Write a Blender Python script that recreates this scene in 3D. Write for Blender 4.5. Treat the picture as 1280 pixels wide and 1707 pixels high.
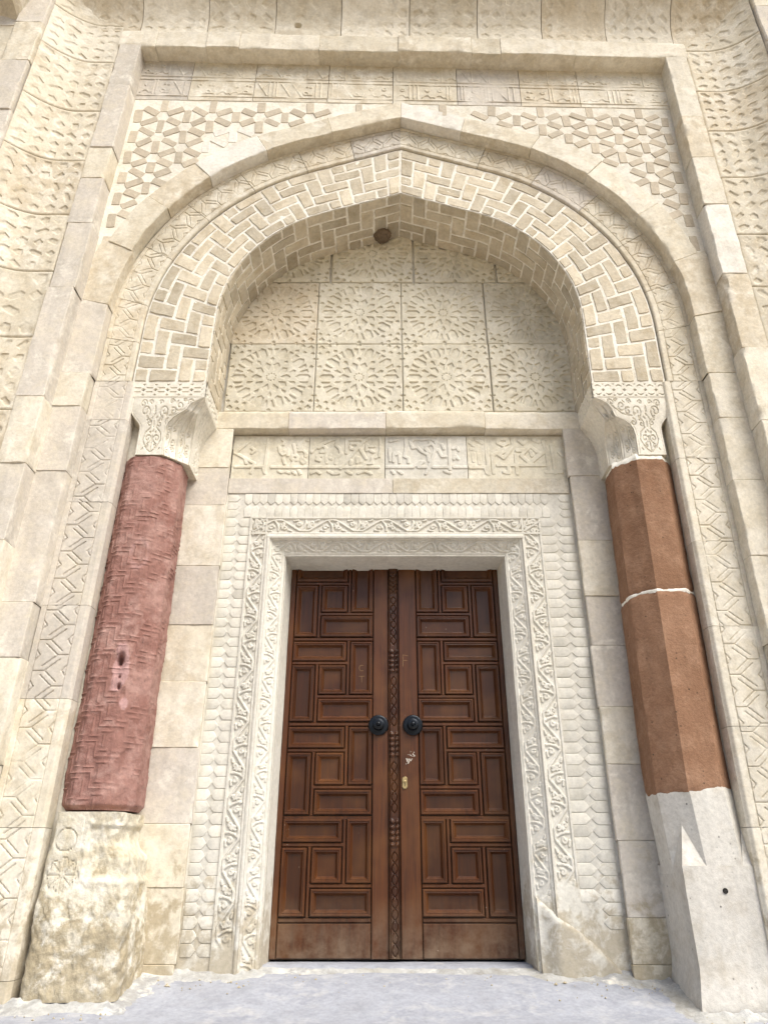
import bpy, math, random
import numpy as np
from mathutils import Matrix, Vector

for o in list(bpy.data.objects):
    bpy.data.objects.remove(o)
S = bpy.context.scene
COL = S.collection
rad = math.radians

# ------------------------------------------------------------------ camera, sky, sun, exposure
cam = bpy.data.cameras.new('camera')
cam.sensor_fit = 'VERTICAL'
cam.sensor_height = 36.0
cam.lens = 1183.0 / 1707.0 * 36.0
cam.clip_end = 500
camo = bpy.data.objects.new('camera', cam)
camo.location = (-0.075, -4.41, 0.474)
camo.rotation_euler = (rad(90 + 26.2), 0, 0)
COL.objects.link(camo)
S.camera = camo

SUN_EL, SUN_AZ = 52.0, 38.0          # azimuth measured from the portal's facing direction towards the right
sd = Vector((math.sin(rad(SUN_AZ)) * math.cos(rad(SUN_EL)), -math.cos(rad(SUN_AZ)) * math.cos(rad(SUN_EL)), math.sin(rad(SUN_EL))))
W = bpy.data.worlds.new('World')
S.world = W
W.use_nodes = True
wn = W.node_tree
bg = wn.nodes['Background']
sky = wn.nodes.new('ShaderNodeTexSky')
sky.sky_type = 'NISHITA'
sky.sun_disc = False
sky.sun_elevation = rad(SUN_EL)
sky.sun_rotation = math.atan2(sd.x, sd.y)
sky.air_density = 1.0
sky.dust_density = 3.0
sky.ozone_density = 1.0
bg.inputs['Strength'].default_value = 0.09
wn.links.new(sky.outputs[0], bg.inputs[0])
sun = bpy.data.lights.new('sun', 'SUN')
sun.energy = 2.5
sun.angle = rad(42)
sun.color = (1.0, 0.97, 0.90)
suno = bpy.data.objects.new('sun', sun)
suno.rotation_euler = (-sd).to_track_quat('-Z', 'Y').to_euler()
suno.location = sd * 30
COL.objects.link(suno)
S.view_settings.view_transform = 'Standard'
S.view_settings.look = 'None'
S.view_settings.exposure = 0.74
S.view_settings.gamma = 1.0
S.view_settings.use_curve_mapping = False
S.cycles.max_bounces = 6
S.cycles.diffuse_bounces = 3
S.cycles.use_adaptive_sampling = True
S.cycles.adaptive_threshold = 0.035

# ------------------------------------------------------------------ helpers
RNG = random.Random(11)


def lin(r, g, b):
    f = lambda c: (c / 255 / 12.92) if c / 255 <= 0.04045 else ((c / 255 + 0.055) / 1.055) ** 2.4
    return (f(r), f(g), f(b), 1.0)


def sm(x):
    x = np.clip(x, 0.0, 1.0)
    return x * x * (3 - 2 * x)


def vnoise(x, y, z, seed=0):
    x = np.asarray(x, dtype=np.float64); y = np.asarray(y, dtype=np.float64); z = np.asarray(z, dtype=np.float64)
    x, y, z = np.broadcast_arrays(x, y, z)
    xi = np.floor(x).astype(np.int64); yi = np.floor(y).astype(np.int64); zi = np.floor(z).astype(np.int64)
    fx = x - xi; fy = y - yi; fz = z - zi
    fx = fx * fx * (3 - 2 * fx); fy = fy * fy * (3 - 2 * fy); fz = fz * fz * (3 - 2 * fz)

    def h(a, b, c):
        n = (a * 374761393 + b * 668265263 + c * 2147483647 + seed * 974711) & 0xFFFFFFFF
        n = ((n ^ (n >> 13)) * 1274126177) & 0xFFFFFFFF
        n = (n ^ (n >> 16)) & 0xFFFF
        return n / 65535.0 * 2 - 1
    r = 0
    for dx in (0, 1):
        for dy in (0, 1):
            for dz in (0, 1):
                r = r + h(xi + dx, yi + dy, zi + dz) * (fx if dx else 1 - fx) * (fy if dy else 1 - fy) * (fz if dz else 1 - fz)
    return r


def fbm(x, y, z, s, seed=0, n=3):
    r = 0; a = 1.0; t = 0
    for k in range(n):
        r = r + a * vnoise(x * s, y * s, z * s, seed + k * 17)
        t += a; a *= 0.5; s *= 2.1
    return r / t


def warp(P):
    """the old wall stands slightly out of plumb and its top course is out of level"""
    Q = np.array(P, dtype=np.float64)
    z = P[..., 2]; x = P[..., 0]
    Q[..., 0] = x + 0.0145 * (z - 1.8)
    Q[..., 2] = z - 0.038 * x * sm((z - 5.2) / 1.0)
    return Q


def mk_mesh(name, V, faces):
    me = bpy.data.meshes.new(name)
    V = np.asarray(V, dtype=np.float32).reshape(-1, 3)
    if isinstance(faces, np.ndarray):
        k = faces.shape[1]; m = faces.shape[0]
        me.vertices.add(len(V)); me.vertices.foreach_set('co', V.ravel())
        me.loops.add(m * k); me.loops.foreach_set('vertex_index', faces.astype(np.int32).ravel())
        me.polygons.add(m)
        me.polygons.foreach_set('loop_start', np.arange(0, m * k, k, dtype=np.int32))
        me.update(calc_edges=True)
    else:
        me.from_pydata(V.tolist(), [], faces)
        me.update()
    return me


def new_obj(name, me, mat, parent=None, loc=None, smooth=True):
    o = bpy.data.objects.new(name, me)
    if mat is not None and len(me.materials) == 0:
        me.materials.append(mat)
    if smooth:
        me.polygons.foreach_set('use_smooth', np.ones(len(me.polygons), dtype=bool))
        me.set_sharp_from_angle(angle=rad(38))
    COL.objects.link(o)
    if loc is not None:
        o.location = loc
    if parent is not None:
        o.parent = parent
        o.matrix_parent_inverse = Matrix.Translation(-parent.location) if parent.type == 'EMPTY' else parent.matrix_basis.inverted()
    return o


def obj(name, V, faces, mat, parent=None, smooth=True):
    V = np.asarray(V, dtype=np.float64).reshape(-1, 3)
    c = (V.min(0) + V.max(0)) / 2
    return new_obj(name, mk_mesh(name, V - c, faces), mat, parent, tuple(c), smooth)


def tag(o, label, cat, group=None, kind=None):
    o['label'] = label
    o['category'] = cat
    if group: o['group'] = group
    if kind: o['kind'] = kind
    return o


def thing(name, label, cat, loc=(0, 0, 0), group=None):
    o = bpy.data.objects.new(name, None)
    o.empty_display_size = 0.1
    o.location = loc
    COL.objects.link(o)
    return tag(o, label, cat, group, 'thing')


def grid_quads(nr, nc):
    i = np.arange(nr * nc).reshape(nr, nc)
    return np.stack([i[:-1, :-1].ravel(), i[:-1, 1:].ravel(), i[1:, 1:].ravel(), i[1:, :-1].ravel()], 1)


def grid_obj(name, P, mat, parent=None, smooth=True):
    return obj(name, P.reshape(-1, 3), grid_quads(P.shape[0], P.shape[1]), mat, parent, smooth)


def relief(name, u, v, H, fmap, mat, parent=None, thick=0.03, dowarp=False):
    """carved slab: heights H over the 1-D coordinates u, v mapped onto a real surface; edges return into the wall"""
    U, V = np.meshgrid(u, v)
    U = np.pad(U, 1, 'edge'); V = np.pad(V, 1, 'edge'); H = np.pad(H, 1, 'edge').astype(np.float64)
    H[0, :] = -thick; H[-1, :] = -thick; H[:, 0] = -thick; H[:, -1] = -thick
    P = fmap(U, V, H)
    if dowarp: P = warp(P)
    return grid_obj(name, P, mat, parent)


class Cv:
    """2-D drawing board: distance to strokes, depth inside pockets"""
    def __init__(s, u, v):
        s.u = u; s.v = v
        s.D = np.full((len(v), len(u)), 9.0)
        s.K = np.full((len(v), len(u)), -9.0)

    def _sl(s, a, b, c, d):
        i0 = np.searchsorted(s.u, a); i1 = np.searchsorted(s.u, b)
        j0 = np.searchsorted(s.v, c); j1 = np.searchsorted(s.v, d)
        return slice(j0, j1), slice(i0, i1)

    def line(s, pts, r=0.03, close=False, off=0.0):
        pts = list(pts)
        if close: pts = pts + [pts[0]]
        for (x0, y0), (x1, y1) in zip(pts[:-1], pts[1:]):
            sl = s._sl(min(x0, x1) - r, max(x0, x1) + r, min(y0, y1) - r, max(y0, y1) + r)
            uu = s.u[sl[1]][None, :]; vv = s.v[sl[0]][:, None]
            if uu.size == 0 or vv.size == 0: continue
            dx, dy = x1 - x0, y1 - y0
            L = dx * dx + dy * dy + 1e-12
            t = np.clip(((uu - x0) * dx + (vv - y0) * dy) / L, 0, 1)
            d = np.hypot(uu - x0 - t * dx, vv - y0 - t * dy) + off
            s.D[sl] = np.minimum(s.D[sl], d)

    def circ(s, x, y, r, a0=0, a1=360, n=14, off=0.0):
        s.line([(x + r * math.cos(rad(a0 + (a1 - a0) * k / n)), y + r * math.sin(rad(a0 + (a1 - a0) * k / n))) for k in range(n + 1)], off=off)

    def spiral(s, x, y, r0, a0, turns, n=22, off=0.0):
        pts = []
        for k in range(n + 1):
            t = k / n
            a = rad(a0 + 360 * turns * t); rr = r0 * (1 - 0.8 * t)
            pts.append((x + rr * math.cos(a), y + rr * math.sin(a)))
        s.line(pts, off=off)

    def pocket(s, pts):
        pts = np.array(pts, dtype=np.float64)
        c = pts.mean(0)
        sl = s._sl(pts[:, 0].min(), pts[:, 0].max(), pts[:, 1].min(), pts[:, 1].max())
        uu = s.u[sl[1]][None, :]; vv = s.v[sl[0]][:, None]
        if uu.size == 0 or vv.size == 0: return
        d = None
        for k in range(len(pts)):
            a = pts[k]; b = pts[(k + 1) % len(pts)]
            n = np.array([-(b - a)[1], (b - a)[0]]); n = n / (np.hypot(*n) + 1e-9)
            if np.dot(c - a, n) < 0: n = -n
            e = (uu - a[0]) * n[0] + (vv - a[1]) * n[1]
            d = e if d is None else np.minimum(d, e)
        s.K[sl] = np.maximum(s.K[sl], d)

    def strap(s, w, e=0.004):       # 1 on the strokes, 0 off
        return sm((w / 2 + e / 2 - s.D) / e)

    def hole(s, e=0.005):           # 1 inside pockets
        return sm(s.K / e)


def arange(a, b, st):
    n = max(2, int(round((b - a) / st)) + 1)
    return np.linspace(a, b, n)


# ------------------------------------------------------------------ materials
def node(nt, typ, **kw):
    n = nt.nodes.new(typ)
    for k, v in kw.items(): setattr(n, k, v)
    return n


def mix(nt, fac, a, b, mode='MIX'):
    n = nt.nodes.new('ShaderNodeMix'); n.data_type = 'RGBA'; n.blend_type = mode
    for s, v in ((n.inputs[0], fac), (n.inputs[6], a), (n.inputs[7], b)):
        if hasattr(v, 'links'): nt.links.new(v, s)
        else: s.default_value = v
    return n.outputs[2]


def ramp(nt, fac, p0, p1, v0=0.0, v1=1.0):
    n = nt.nodes.new('ShaderNodeMapRange'); n.clamp = True
    n.inputs[1].default_value = p0; n.inputs[2].default_value = p1
    n.inputs[3].default_value = v0; n.inputs[4].default_value = v1
    nt.links.new(fac, n.inputs[0])
    return n.outputs[0]


def mul(nt, a, b, op='MULTIPLY'):
    n = nt.nodes.new('ShaderNodeMath'); n.operation = op
    for s, v in ((n.inputs[0], a), (n.inputs[1], b)):
        if hasattr(v, 'links'): nt.links.new(v, s)
        else: s.default_value = v
    return n.outputs[0]


def noise(nt, vec, scale, detail=4.0, rough=0.55, dist=0.0):
    n = nt.nodes.new('ShaderNodeTexNoise')
    n.inputs['Scale'].default_value = scale; n.inputs['Detail'].default_value = detail
    n.inputs['Roughness'].default_value = rough; n.inputs['Distortion'].default_value = dist
    nt.links.new(vec, n.inputs['Vector'])
    return n.outputs['Fac']


def stone(name, base, alt, stain, var=0.10, attr=None, rough=0.88, bump=0.35, white=0.0, damp=0.0, grain=110.0, pits=0.0, stainamt=0.55, far=None):
    m = bpy.data.materials.new(name); m.use_nodes = True
    nt = m.node_tree; B = nt.nodes['Principled BSDF']
    geo = node(nt, 'ShaderNodeNewGeometry'); pos = geo.outputs['Position']
    oi = node(nt, 'ShaderNodeObjectInfo')
    # every block gets its own patch of the noise
    add = node(nt, 'ShaderNodeVectorMath', operation='ADD')
    comb = node(nt, 'ShaderNodeCombineXYZ')
    nt.links.new(mul(nt, oi.outputs['Random'], 37.0), comb.inputs[0])
    nt.links.new(mul(nt, oi.outputs['Random'], 11.0), comb.inputs[2])
    nt.links.new(pos, add.inputs[0]); nt.links.new(comb.outputs[0], add.inputs[1])
    vec = add.outputs[0]
    big = noise(nt, vec, 2.6, 4, 0.6, 0.4)
    mid = noise(nt, vec, 10.0, 4, 0.7, 0.3)
    fine = noise(nt, vec, grain * 0.4, 4, 0.72)
    c = mix(nt, ramp(nt, big, 0.35, 0.65), base, alt)
    c = mix(nt, mul(nt, ramp(nt, mid, 0.48, 0.72), min(1.0, stainamt * 1.35)), c, stain)
    if white:
        c = mix(nt, mul(nt, mul(nt, ramp(nt, mid, 0.52, 0.36), ramp(nt, big, 0.42, 0.58)), min(1.0, white * 2.2)), c, lin(234, 228, 214))
        c = mix(nt, mul(nt, ramp(nt, big, 0.44, 0.30), 0.5), c, stain)
    if damp:
        sep = node(nt, 'ShaderNodeSeparateXYZ'); nt.links.new(pos, sep.inputs[0])
        hgt = mul(nt, sep.outputs[2], ramp(nt, mid, 0.35, 0.68, -0.30, 0.34), 'SUBTRACT')
        c = mix(nt, mul(nt, ramp(nt, hgt, 0.34, 0.06), damp), c, lin(158, 142, 112))
    smap = node(nt, 'ShaderNodeMapping'); smap.inputs['Scale'].default_value = (9, 9, 0.9)
    nt.links.new(vec, smap.inputs[0])
    streak = noise(nt, smap.outputs[0], 1.0, 3, 0.6)
    c = mix(nt, 1.0, c, ramp_col(nt, streak, 0.50, 0.72, 1.0, 0.86), 'MULTIPLY')
    if attr is not None:
        for (an, colr, amt) in attr:
            at_ = node(nt, 'ShaderNodeAttribute'); at_.attribute_name = an
            c = mix(nt, mul(nt, at_.outputs['Fac'], amt), c, colr)
    if far is not None:
        sep = node(nt, 'ShaderNodeSeparateXYZ'); nt.links.new(pos, sep.inputs[0])
        c = mix(nt, ramp(nt, sep.outputs[1], -2.2, -3.0), c, far)  # unseen outer ground, tinted tan for its warm bounce onto the soffits
    c = mix(nt, 1.0, c, ramp_col(nt, fine, 0.28, 0.72, 0.84, 1.10), 'MULTIPLY')
    c = mix(nt, 1.0, c, ramp_col(nt, oi.outputs['Random'], 0, 1, 1 - var, 1 + var), 'MULTIPLY')
    if pits:
        vo = node(nt, 'ShaderNodeTexVoronoi'); vo.inputs['Scale'].default_value = 26.0
        nt.links.new(vec, vo.inputs['Vector'])
        pn = noise(nt, vec, 13.0, 2)
        pit = mul(nt, ramp(nt, vo.outputs['Distance'], 0.16, 0.05), ramp(nt, pn, 0.5, 0.62))
        c = mix(nt, mul(nt, pit, pits), c, (0.02, 0.015, 0.012, 1))
    nt.links.new(c, B.inputs['Base Color'])
    B.inputs['Roughness'].default_value = rough
    B.inputs['Specular IOR Level'].default_value = 0.25
    hh = fine
    bp = node(nt, 'ShaderNodeBump'); bp.inputs['Strength'].default_value = bump; bp.inputs['Distance'].default_value = 0.006
    nt.links.new(hh, bp.inputs['Height']); nt.links.new(bp.outputs[0], B.inputs['Normal'])
    return m


def ramp_col(nt, fac, p0, p1, v0, v1):
    r = ramp(nt, fac, p0, p1, v0, v1)
    c = node(nt, 'ShaderNodeCombineXYZ')
    for i in range(3): nt.links.new(r, c.inputs[i])
    return c.outputs[0]


M = {}
DAMP = 0.55
cr = lambda r, g, b: lin(r * 0.997, g, b * 1.004)      # the local limestone leans to yellow
M['cream'] = stone('cream_stone', cr(219, 210, 190), cr(210, 200, 180), cr(194, 179, 152), white=0.35, damp=DAMP, var=0.05)
M['grey'] = stone('grey_stone', cr(208, 199, 186), cr(197, 189, 178), cr(214, 204, 184), white=0.3, damp=DAMP, var=0.05)
M['pale'] = stone('pale_stone', cr(227, 219, 202), cr(219, 210, 192), cr(203, 191, 166), white=0.35, damp=DAMP, var=0.05)
M['tan'] = stone('tan_stone', cr(216, 205, 184), cr(208, 196, 174), cr(190, 173, 143), white=0.35, var=0.04)
M['white'] = stone('new_white_stone', cr(235, 230, 220), cr(228, 222, 210), cr(216, 206, 188), var=0.03, bump=0.3)
M['star'] = stone('tympanum_stone', cr(222, 215, 196), cr(213, 205, 185), cr(194, 183, 158), white=0.25, stainamt=0.5)
M['jamb'] = stone('jamb_stone', cr(224, 219, 207), cr(217, 212, 199), cr(204, 196, 177), damp=DAMP, bump=0.3, stainamt=0.35)
M['brick'] = stone('buff_brick', cr(212, 201, 180), cr(197, 185, 162), cr(180, 163, 134), var=0.16, bump=0.5, white=0.1)
M['mortar'] = stone('mortar', cr(246, 242, 232), cr(239, 233, 220), cr(212, 200, 176), bump=0.6, white=0.4)
M['plaster'] = stone('white_plaster', cr(238, 232, 219), cr(230, 223, 207), cr(214, 203, 180), bump=0.6, white=0.4)
M['inlay'] = stone('inlay_brick', cr(200, 188, 168), cr(190, 177, 157), cr(208, 196, 174), var=0.09, bump=0.5)
M['capw'] = stone('capital_stone', cr(236, 230, 216), cr(229, 222, 206), cr(212, 202, 182), var=0.03, bump=0.3, stainamt=0.4)
M['rose'] = stone('rose_column', lin(150, 112, 102), lin(139, 98, 88), lin(180, 146, 136), bump=0.9, stainamt=0.75, pits=0.6, attr=[('worn', lin(176, 140, 130), 0.55), ('chip', lin(182, 146, 142), 0.85)])
M['tufa'] = stone('red_tufa', lin(156, 120, 95), lin(141, 105, 80), lin(174, 138, 112), bump=0.9, pits=0.9, grain=140)
M['cement'] = stone('plinth_cement', lin(217, 213, 204), lin(206, 201, 192), lin(190, 182, 168), var=0.02, bump=0.5, pits=0.85, damp=0.0, stainamt=0.6)
M['rough'] = stone('eroded_stone', lin(220, 212, 192), lin(210, 201, 179), lin(186, 171, 140), white=0.45, damp=0.6, bump=1.0)
M['ground'] = stone('cement_ground', lin(168, 171, 179), lin(161, 164, 173), lin(151, 152, 158), bump=0.5, white=0.1, var=0.0, stainamt=0.4, far=lin(166, 150, 124))
M['skirt'] = stone('cement_skirting', lin(190, 189, 184), lin(166, 167, 169), lin(150, 145, 133), bump=1.0, var=0.0, white=0.5)
M['wallm'] = stone('rubble_wall', lin(190, 176, 150), lin(180, 166, 140), lin(165, 148, 120))


def wood(name, c1, c2, dusty=0.0):
    m = bpy.data.materials.new(name); m.use_nodes = True
    nt = m.node_tree; B = nt.nodes['Principled BSDF']
    geo = node(nt, 'ShaderNodeNewGeometry'); pos = geo.outputs['Position']
    oi = node(nt, 'ShaderNodeObjectInfo')
    mp = node(nt, 'ShaderNodeMapping'); mp.inputs['Scale'].default_value = (46, 20, 2.6)
    nt.links.new(pos, mp.inputs[0])
    add = node(nt, 'ShaderNodeVectorMath', operation='ADD')
    comb = node(nt, 'ShaderNodeCombineXYZ')
    nt.links.new(mul(nt, oi.outputs['Random'], 91.0), comb.inputs[0])
    nt.links.new(mp.outputs[0], add.inputs[0]); nt.links.new(comb.outputs[0], add.inputs[1])
    g = noise(nt, add.outputs[0], 1.0, 5, 0.6, 0.8)
    bl = noise(nt, pos, 4.0, 3, 0.5)
    c = mix(nt, ramp(nt, g, 0.3, 0.7), c1, c2)
    c = mix(nt, mul(nt, ramp(nt, bl, 0.45, 0.7), 0.45), c, lin(110, 72, 38))
    c = mix(nt, 1.0, c, ramp_col(nt, oi.outputs['Random'], 0, 1, 0.86, 1.14), 'MULTIPLY')
    sep = node(nt, 'ShaderNodeSeparateXYZ'); nt.links.new(pos, sep.inputs[0])
    dn = noise(nt, pos, 9.0, 5, 0.7)
    d = mul(nt, ramp(nt, sep.outputs[2], 0.30, 0.02), ramp(nt, dn, 0.35, 0.65))
    c = mix(nt, mul(nt, d, 0.75), c, lin(128, 108, 88))
    sp = node(nt, 'ShaderNodeTexVoronoi'); sp.inputs['Scale'].default_value = 30
    nt.links.new(pos, sp.inputs['Vector'])
    sn = noise(nt, pos, 7.0, 2)
    spk = mul(nt, ramp(nt, sp.outputs['Distance'], 0.10, 0.05), ramp(nt, sn, 0.60, 0.66))
    c = mix(nt, mul(nt, spk, 0.8), c, lin(190, 170, 150))
    nt.links.new(c, B.inputs['Base Color'])
    rr = ramp(nt, g, 0.2, 0.8, 0.26, 0.46)
    nt.links.new(rr, B.inputs['Roughness'])
    B.inputs['Specular IOR Level'].default_value = 0.4
    bp = node(nt, 'ShaderNodeBump'); bp.inputs['Strength'].default_value = 0.25; bp.inputs['Distance'].default_value = 0.003
    nt.links.new(g, bp.inputs['Height']); nt.links.new(bp.outputs[0], B.inputs['Normal'])
    return m


M['wood'] = wood('varnished_wood', lin(88, 50, 26), lin(60, 32, 15))
M['wood_dark'] = wood('dark_wood', lin(62, 33, 18), lin(38, 19, 10))
M['wood_field'] = wood('panel_wood', lin(72, 39, 18), lin(55, 29, 13))


def plain(name, col, rough=0.5, metal=0.0):
    m = bpy.data.materials.new(name); m.use_nodes = True
    nt = m.node_tree; B = nt.nodes['Principled BSDF']
    geo = node(nt, 'ShaderNodeNewGeometry')
    n = noise(nt, geo.outputs['Position'], 60, 4, 0.6)
    c = mix(nt, 1.0, col, ramp_col(nt, n, 0.3, 0.7, 0.7, 1.25), 'MULTIPLY')
    nt.links.new(c, B.inputs['Base Color'])
    B.inputs['Roughness'].default_value = rough; B.inputs['Metallic'].default_value = metal
    return m


M['iron'] = plain('black_bronze', (0.012, 0.015, 0.020, 1), 0.32, 0.6)
M['brass'] = plain('brass', (0.50, 0.38, 0.19, 1), 0.38, 0.9)
M['scratch'] = plain('scratch', lin(150, 118, 80), 0.8)
M['nestm'] = plain('nest_fibre', lin(116, 100, 82), 0.95)
M['dark'] = plain('hole_shade', (0.02, 0.017, 0.014, 1), 0.9)  # near-black paints the shade inside the drill hole and key slot

# ------------------------------------------------------------------ levels and planes of the portal (metres)
YF, YH, YC, YB = -0.91, -0.79, -0.70, -0.68     # frame, moulding + spandrel, chevron band, brick arch
YT, YA, YS = -0.275, -0.325, -0.265                # tympanum, plain inner frame, door surround


def arch(half, zs, apex, a, z0, n=160):
    R = half + a
    lo, hi = rad(35), math.acos(min(1, a / R)) if a > 0 else rad(90)
    f = lambda p: zs + (R - a * math.cos(p)) / math.sin(p)
    if apex <= f(hi): phi = hi
    else:
        for _ in range(60):
            mid = (lo + hi) / 2
            if f(mid) > apex: lo = mid
            else: hi = mid
        phi = lo
    pts = [(half, z0)] + [(-a + R * math.cos(p), zs + R * math.sin(p)) for p in np.linspace(0, phi, 90)]
    if pts[-1][0] > 1e-4: pts.append((0.0, f(phi)))
    pts = np.array(pts); pts[-1, 0] = 0
    seg = np.r_[0, np.cumsum(np.hypot(*np.diff(pts, axis=0).T))]
    s = np.linspace(0, seg[-1], n)
    return np.c_[np.interp(s, seg, pts[:, 0]), np.interp(s, seg, pts[:, 1])], seg[-1]


def at(curve, t):
    x = np.linspace(0, 1, len(curve))
    return np.interp(t, x, curve[:, 0]), np.interp(t, x, curve[:, 1])


Z0 = 3.235
INTR, L_IN = arch(1.24, 3.8, 4.98, -0.2, Z0)
EXTR, L_EX = arch(1.71, 3.7, 5.46, -0.1, Z0)
HIN, L_HI = arch(1.938, 3.75, 5.70, -0.15, Z0)
HOUT, L_HO = arch(2.118, 3.85, 5.895, -0.30, Z0)


def ruled(A, Bc, side):
    """map (t along, q across 0..1) onto the ring between two arch curves"""
    def f(t, q):
        xa, za = at(A, t); xb, zb = at(Bc, t)
        return side * (xa + (xb - xa) * q), za + (zb - za) * q
    return f


# ------------------------------------------------------------------ ground
def ground_z(x, y):
    z = -0.025 - 0.115 * sm((-0.10 - y) / 0.75) - 0.05 * sm((-0.9 - y) / 3.0)
    z = z + 0.035 * sm((-x - 0.4) / 1.4) * sm((y + 1.6) / 1.0)
    return z


gx = np.r_[np.linspace(-40, -3.2, 10), np.linspace(-3.0, 3.0, 151), np.linspace(3.2, 40, 10)]
gy = np.r_[np.linspace(-60, -3.6, 10), np.linspace(-3.4, 0.15, 120)]
GX, GY = np.meshgrid(gx, gy)
GZ = ground_z(GX, GY) + 0.006 * fbm(GX, GY, 0, 3.0, 5) + 0.0015 * fbm(GX, GY, 0, 22.0, 6)
go = grid_obj('ground', np.stack([GX, GY, GZ], -1), M['ground'])
go['kind'] = 'structure'; go['label'] = 'pale blue-grey cement ground before the portal'

# masonry core behind everything
def box(x0, x1, y0, y1, z0, z1):
    V = [(x, y, z) for x in (x0, x1) for y in (y0, y1) for z in (z0, z1)]
    F = [(0, 1, 3, 2), (4, 6, 7, 5), (0, 4, 5, 1), (2, 3, 7, 6), (0, 2, 6, 4), (1, 5, 7, 3)]
    return V, F


def boxes(lst):
    V, F = [], []
    for b in lst:
        v, f = box(*b); k = len(V)
        V += v; F += [tuple(i + k for i in q) for q in f]
    return V, F


V, F = boxes([(-7, 7, 0.12, 1.2, -0.5, 9.0), (-7, -3.35, -0.95, 0.10, -0.5, 9.0), (3.35, 7, -0.95, 0.10, -0.5, 9.0),
              (-3.34, 3.34, -0.60, 0.11, 7.3, 9.0)])
wo = obj('wall', V, F, M['wallm'], smooth=False)
wo['kind'] = 'structure'; wo['label'] = 'stone core of the wall behind the portal'


# ------------------------------------------------------------------ swept mouldings cut into stone blocks
def swept_block(name, parent, mat, pos, s0, s1, prof, seed, step=0.025, gap=0.0, chip=0.006, dowarp=True):
    """pos(s, n) -> x, z ; prof = list of (n, y) across the moulding. One stone of the moulding with worn edges."""
    prof = np.array(prof, dtype=np.float64)
    # refine the profile
    d = np.hypot(*np.diff(prof, axis=0).T); seg = np.r_[0, np.cumsum(d)]
    q = np.unique(np.r_[seg, np.linspace(0, seg[-1], max(4, int(seg[-1] / 0.022)))])
    pn = np.interp(q, seg, prof[:, 0]); py = np.interp(q, seg, prof[:, 1])
    s = np.linspace(s0 + gap, s1 - gap, max(3, int((s1 - s0) / step)))
    s = np.r_[s[0], s[0] + 0.0035, s[1:-1], s[-1] - 0.0035, s[-1]]
    SS, PN = np.meshgrid(s, pn, indexing='ij'); _, PY = np.meshgrid(s, py, indexing='ij')
    n = fbm(SS + seed * 3.1, PN, PY, 9.0, seed) * chip * 0.8 + fbm(SS + seed * 1.7, PN, PY, 30.0, seed + 5) * chip * 0.5
    # chipped arrises: push corner points back where noise is high
    corner = np.zeros(len(q))
    for k in range(1, len(seg) - 1):
        corner = np.maximum(corner, np.exp(-((q - seg[k]) / 0.012) ** 2))
    ch = np.clip(fbm(SS + seed * 5.3, PN * 0.3, PY * 0.3, 7.0, seed + 9) - 0.15, 0, 1) * corner[None, :] * chip * 5
    jit = RNG.uniform(-0.0055, 0.0055); jn_ = RNG.uniform(-0.004, 0.006)
    PY2 = PY + n + ch * 0.8 + jit
    PN2 = PN - n * 0.5 + ch * 0.8 + jn_
    gd = 0.004 + 0.004 * np.abs(fbm(PN[0] + seed, PY[0], 0, 14, seed))
    PY2[0, :] += gd; PY2[-1, :] += gd; PN2[0, :] += gd * 0.6; PN2[-1, :] += gd * 0.6
    PY2 = np.pad(PY2, ((1, 1), (0, 0)), 'edge'); PN2 = np.pad(PN2, ((1, 1), (0, 0)), 'edge'); SS = np.pad(SS, ((1, 1), (0, 0)), 'edge')
    PY2[0, :] += 0.008; PY2[-1, :] += 0.008
    x, z = pos(SS, PN2)
    P = np.stack([x, PY2, z], -1)
    if dowarp: P = warp(P)
    return grid_obj(name, P, mat, parent)


def pick(seq):
    return M[RNG.choice(seq)]


# outer rectangular frame
FI, FO, FZ0, FZ1 = 2.12, 2.29, 6.335, 6.545
frame = thing('portal_frame', 'projecting plain stone moulding framing the whole portal on three sides', 'stone frame', (0, YF, 0))
prof_f = [(0.0, YH + 0.03), (0.0, YF + 0.005), (0.004, YF), (0.165, YF), (0.172, YF + 0.03), (0.172, YF + 0.10)]
fl = {-1: [-0.2, 0.45, 1.05, 1.69, 2.03, 2.51, 2.967, 3.83, 4.42, 4.87, 5.19, 5.855, 6.36],
      1: [-0.2, 0.5, 1.1, 1.72, 2.3, 2.80, 3.342, 3.954, 4.599, 5.08, 5.567, 6.36]}
fm = {-1: ['cream', 'pale', 'grey', 'pale', 'grey', 'pale', 'grey', 'grey', 'grey', 'cream', 'grey', 'grey', 'cream'],
      1: ['pale', 'pale', 'cream', 'pale', 'pale', 'pale', 'tan', 'white', 'pale', 'tan', 'pale', 'pale']}
k = 0
for side in (-1, 1):
    L = fl[side]
    for i in range(len(L) - 1):
        k += 1
        swept_block('stone_block', frame, M[fm[side][i]], lambda s, n, sd_=side: (sd_ * (FI + n), s), L[i], L[i + 1], prof_f, k)
fx = [-2.30, -2.0, -1.585, -1.316, -0.666, -0.026, 0.565, 0.80, 1.40, 2.30]
for i in range(len(fx) - 1):
    k += 1
    swept_block('stone_block', frame, M[['pale', 'pale', 'pale', 'pale', 'cream', 'cream', 'cream', 'pale', 'pale'][i]],
                lambda s, n: (s, FZ0 + n), fx[i], fx[i + 1],
                [(0.0, YH + 0.03), (0.0, YF + 0.001), (0.005, YF - 0.004), (0.20, YF - 0.004), (0.207, YF + 0.03), (0.207, YF + 0.12)], k)

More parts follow.
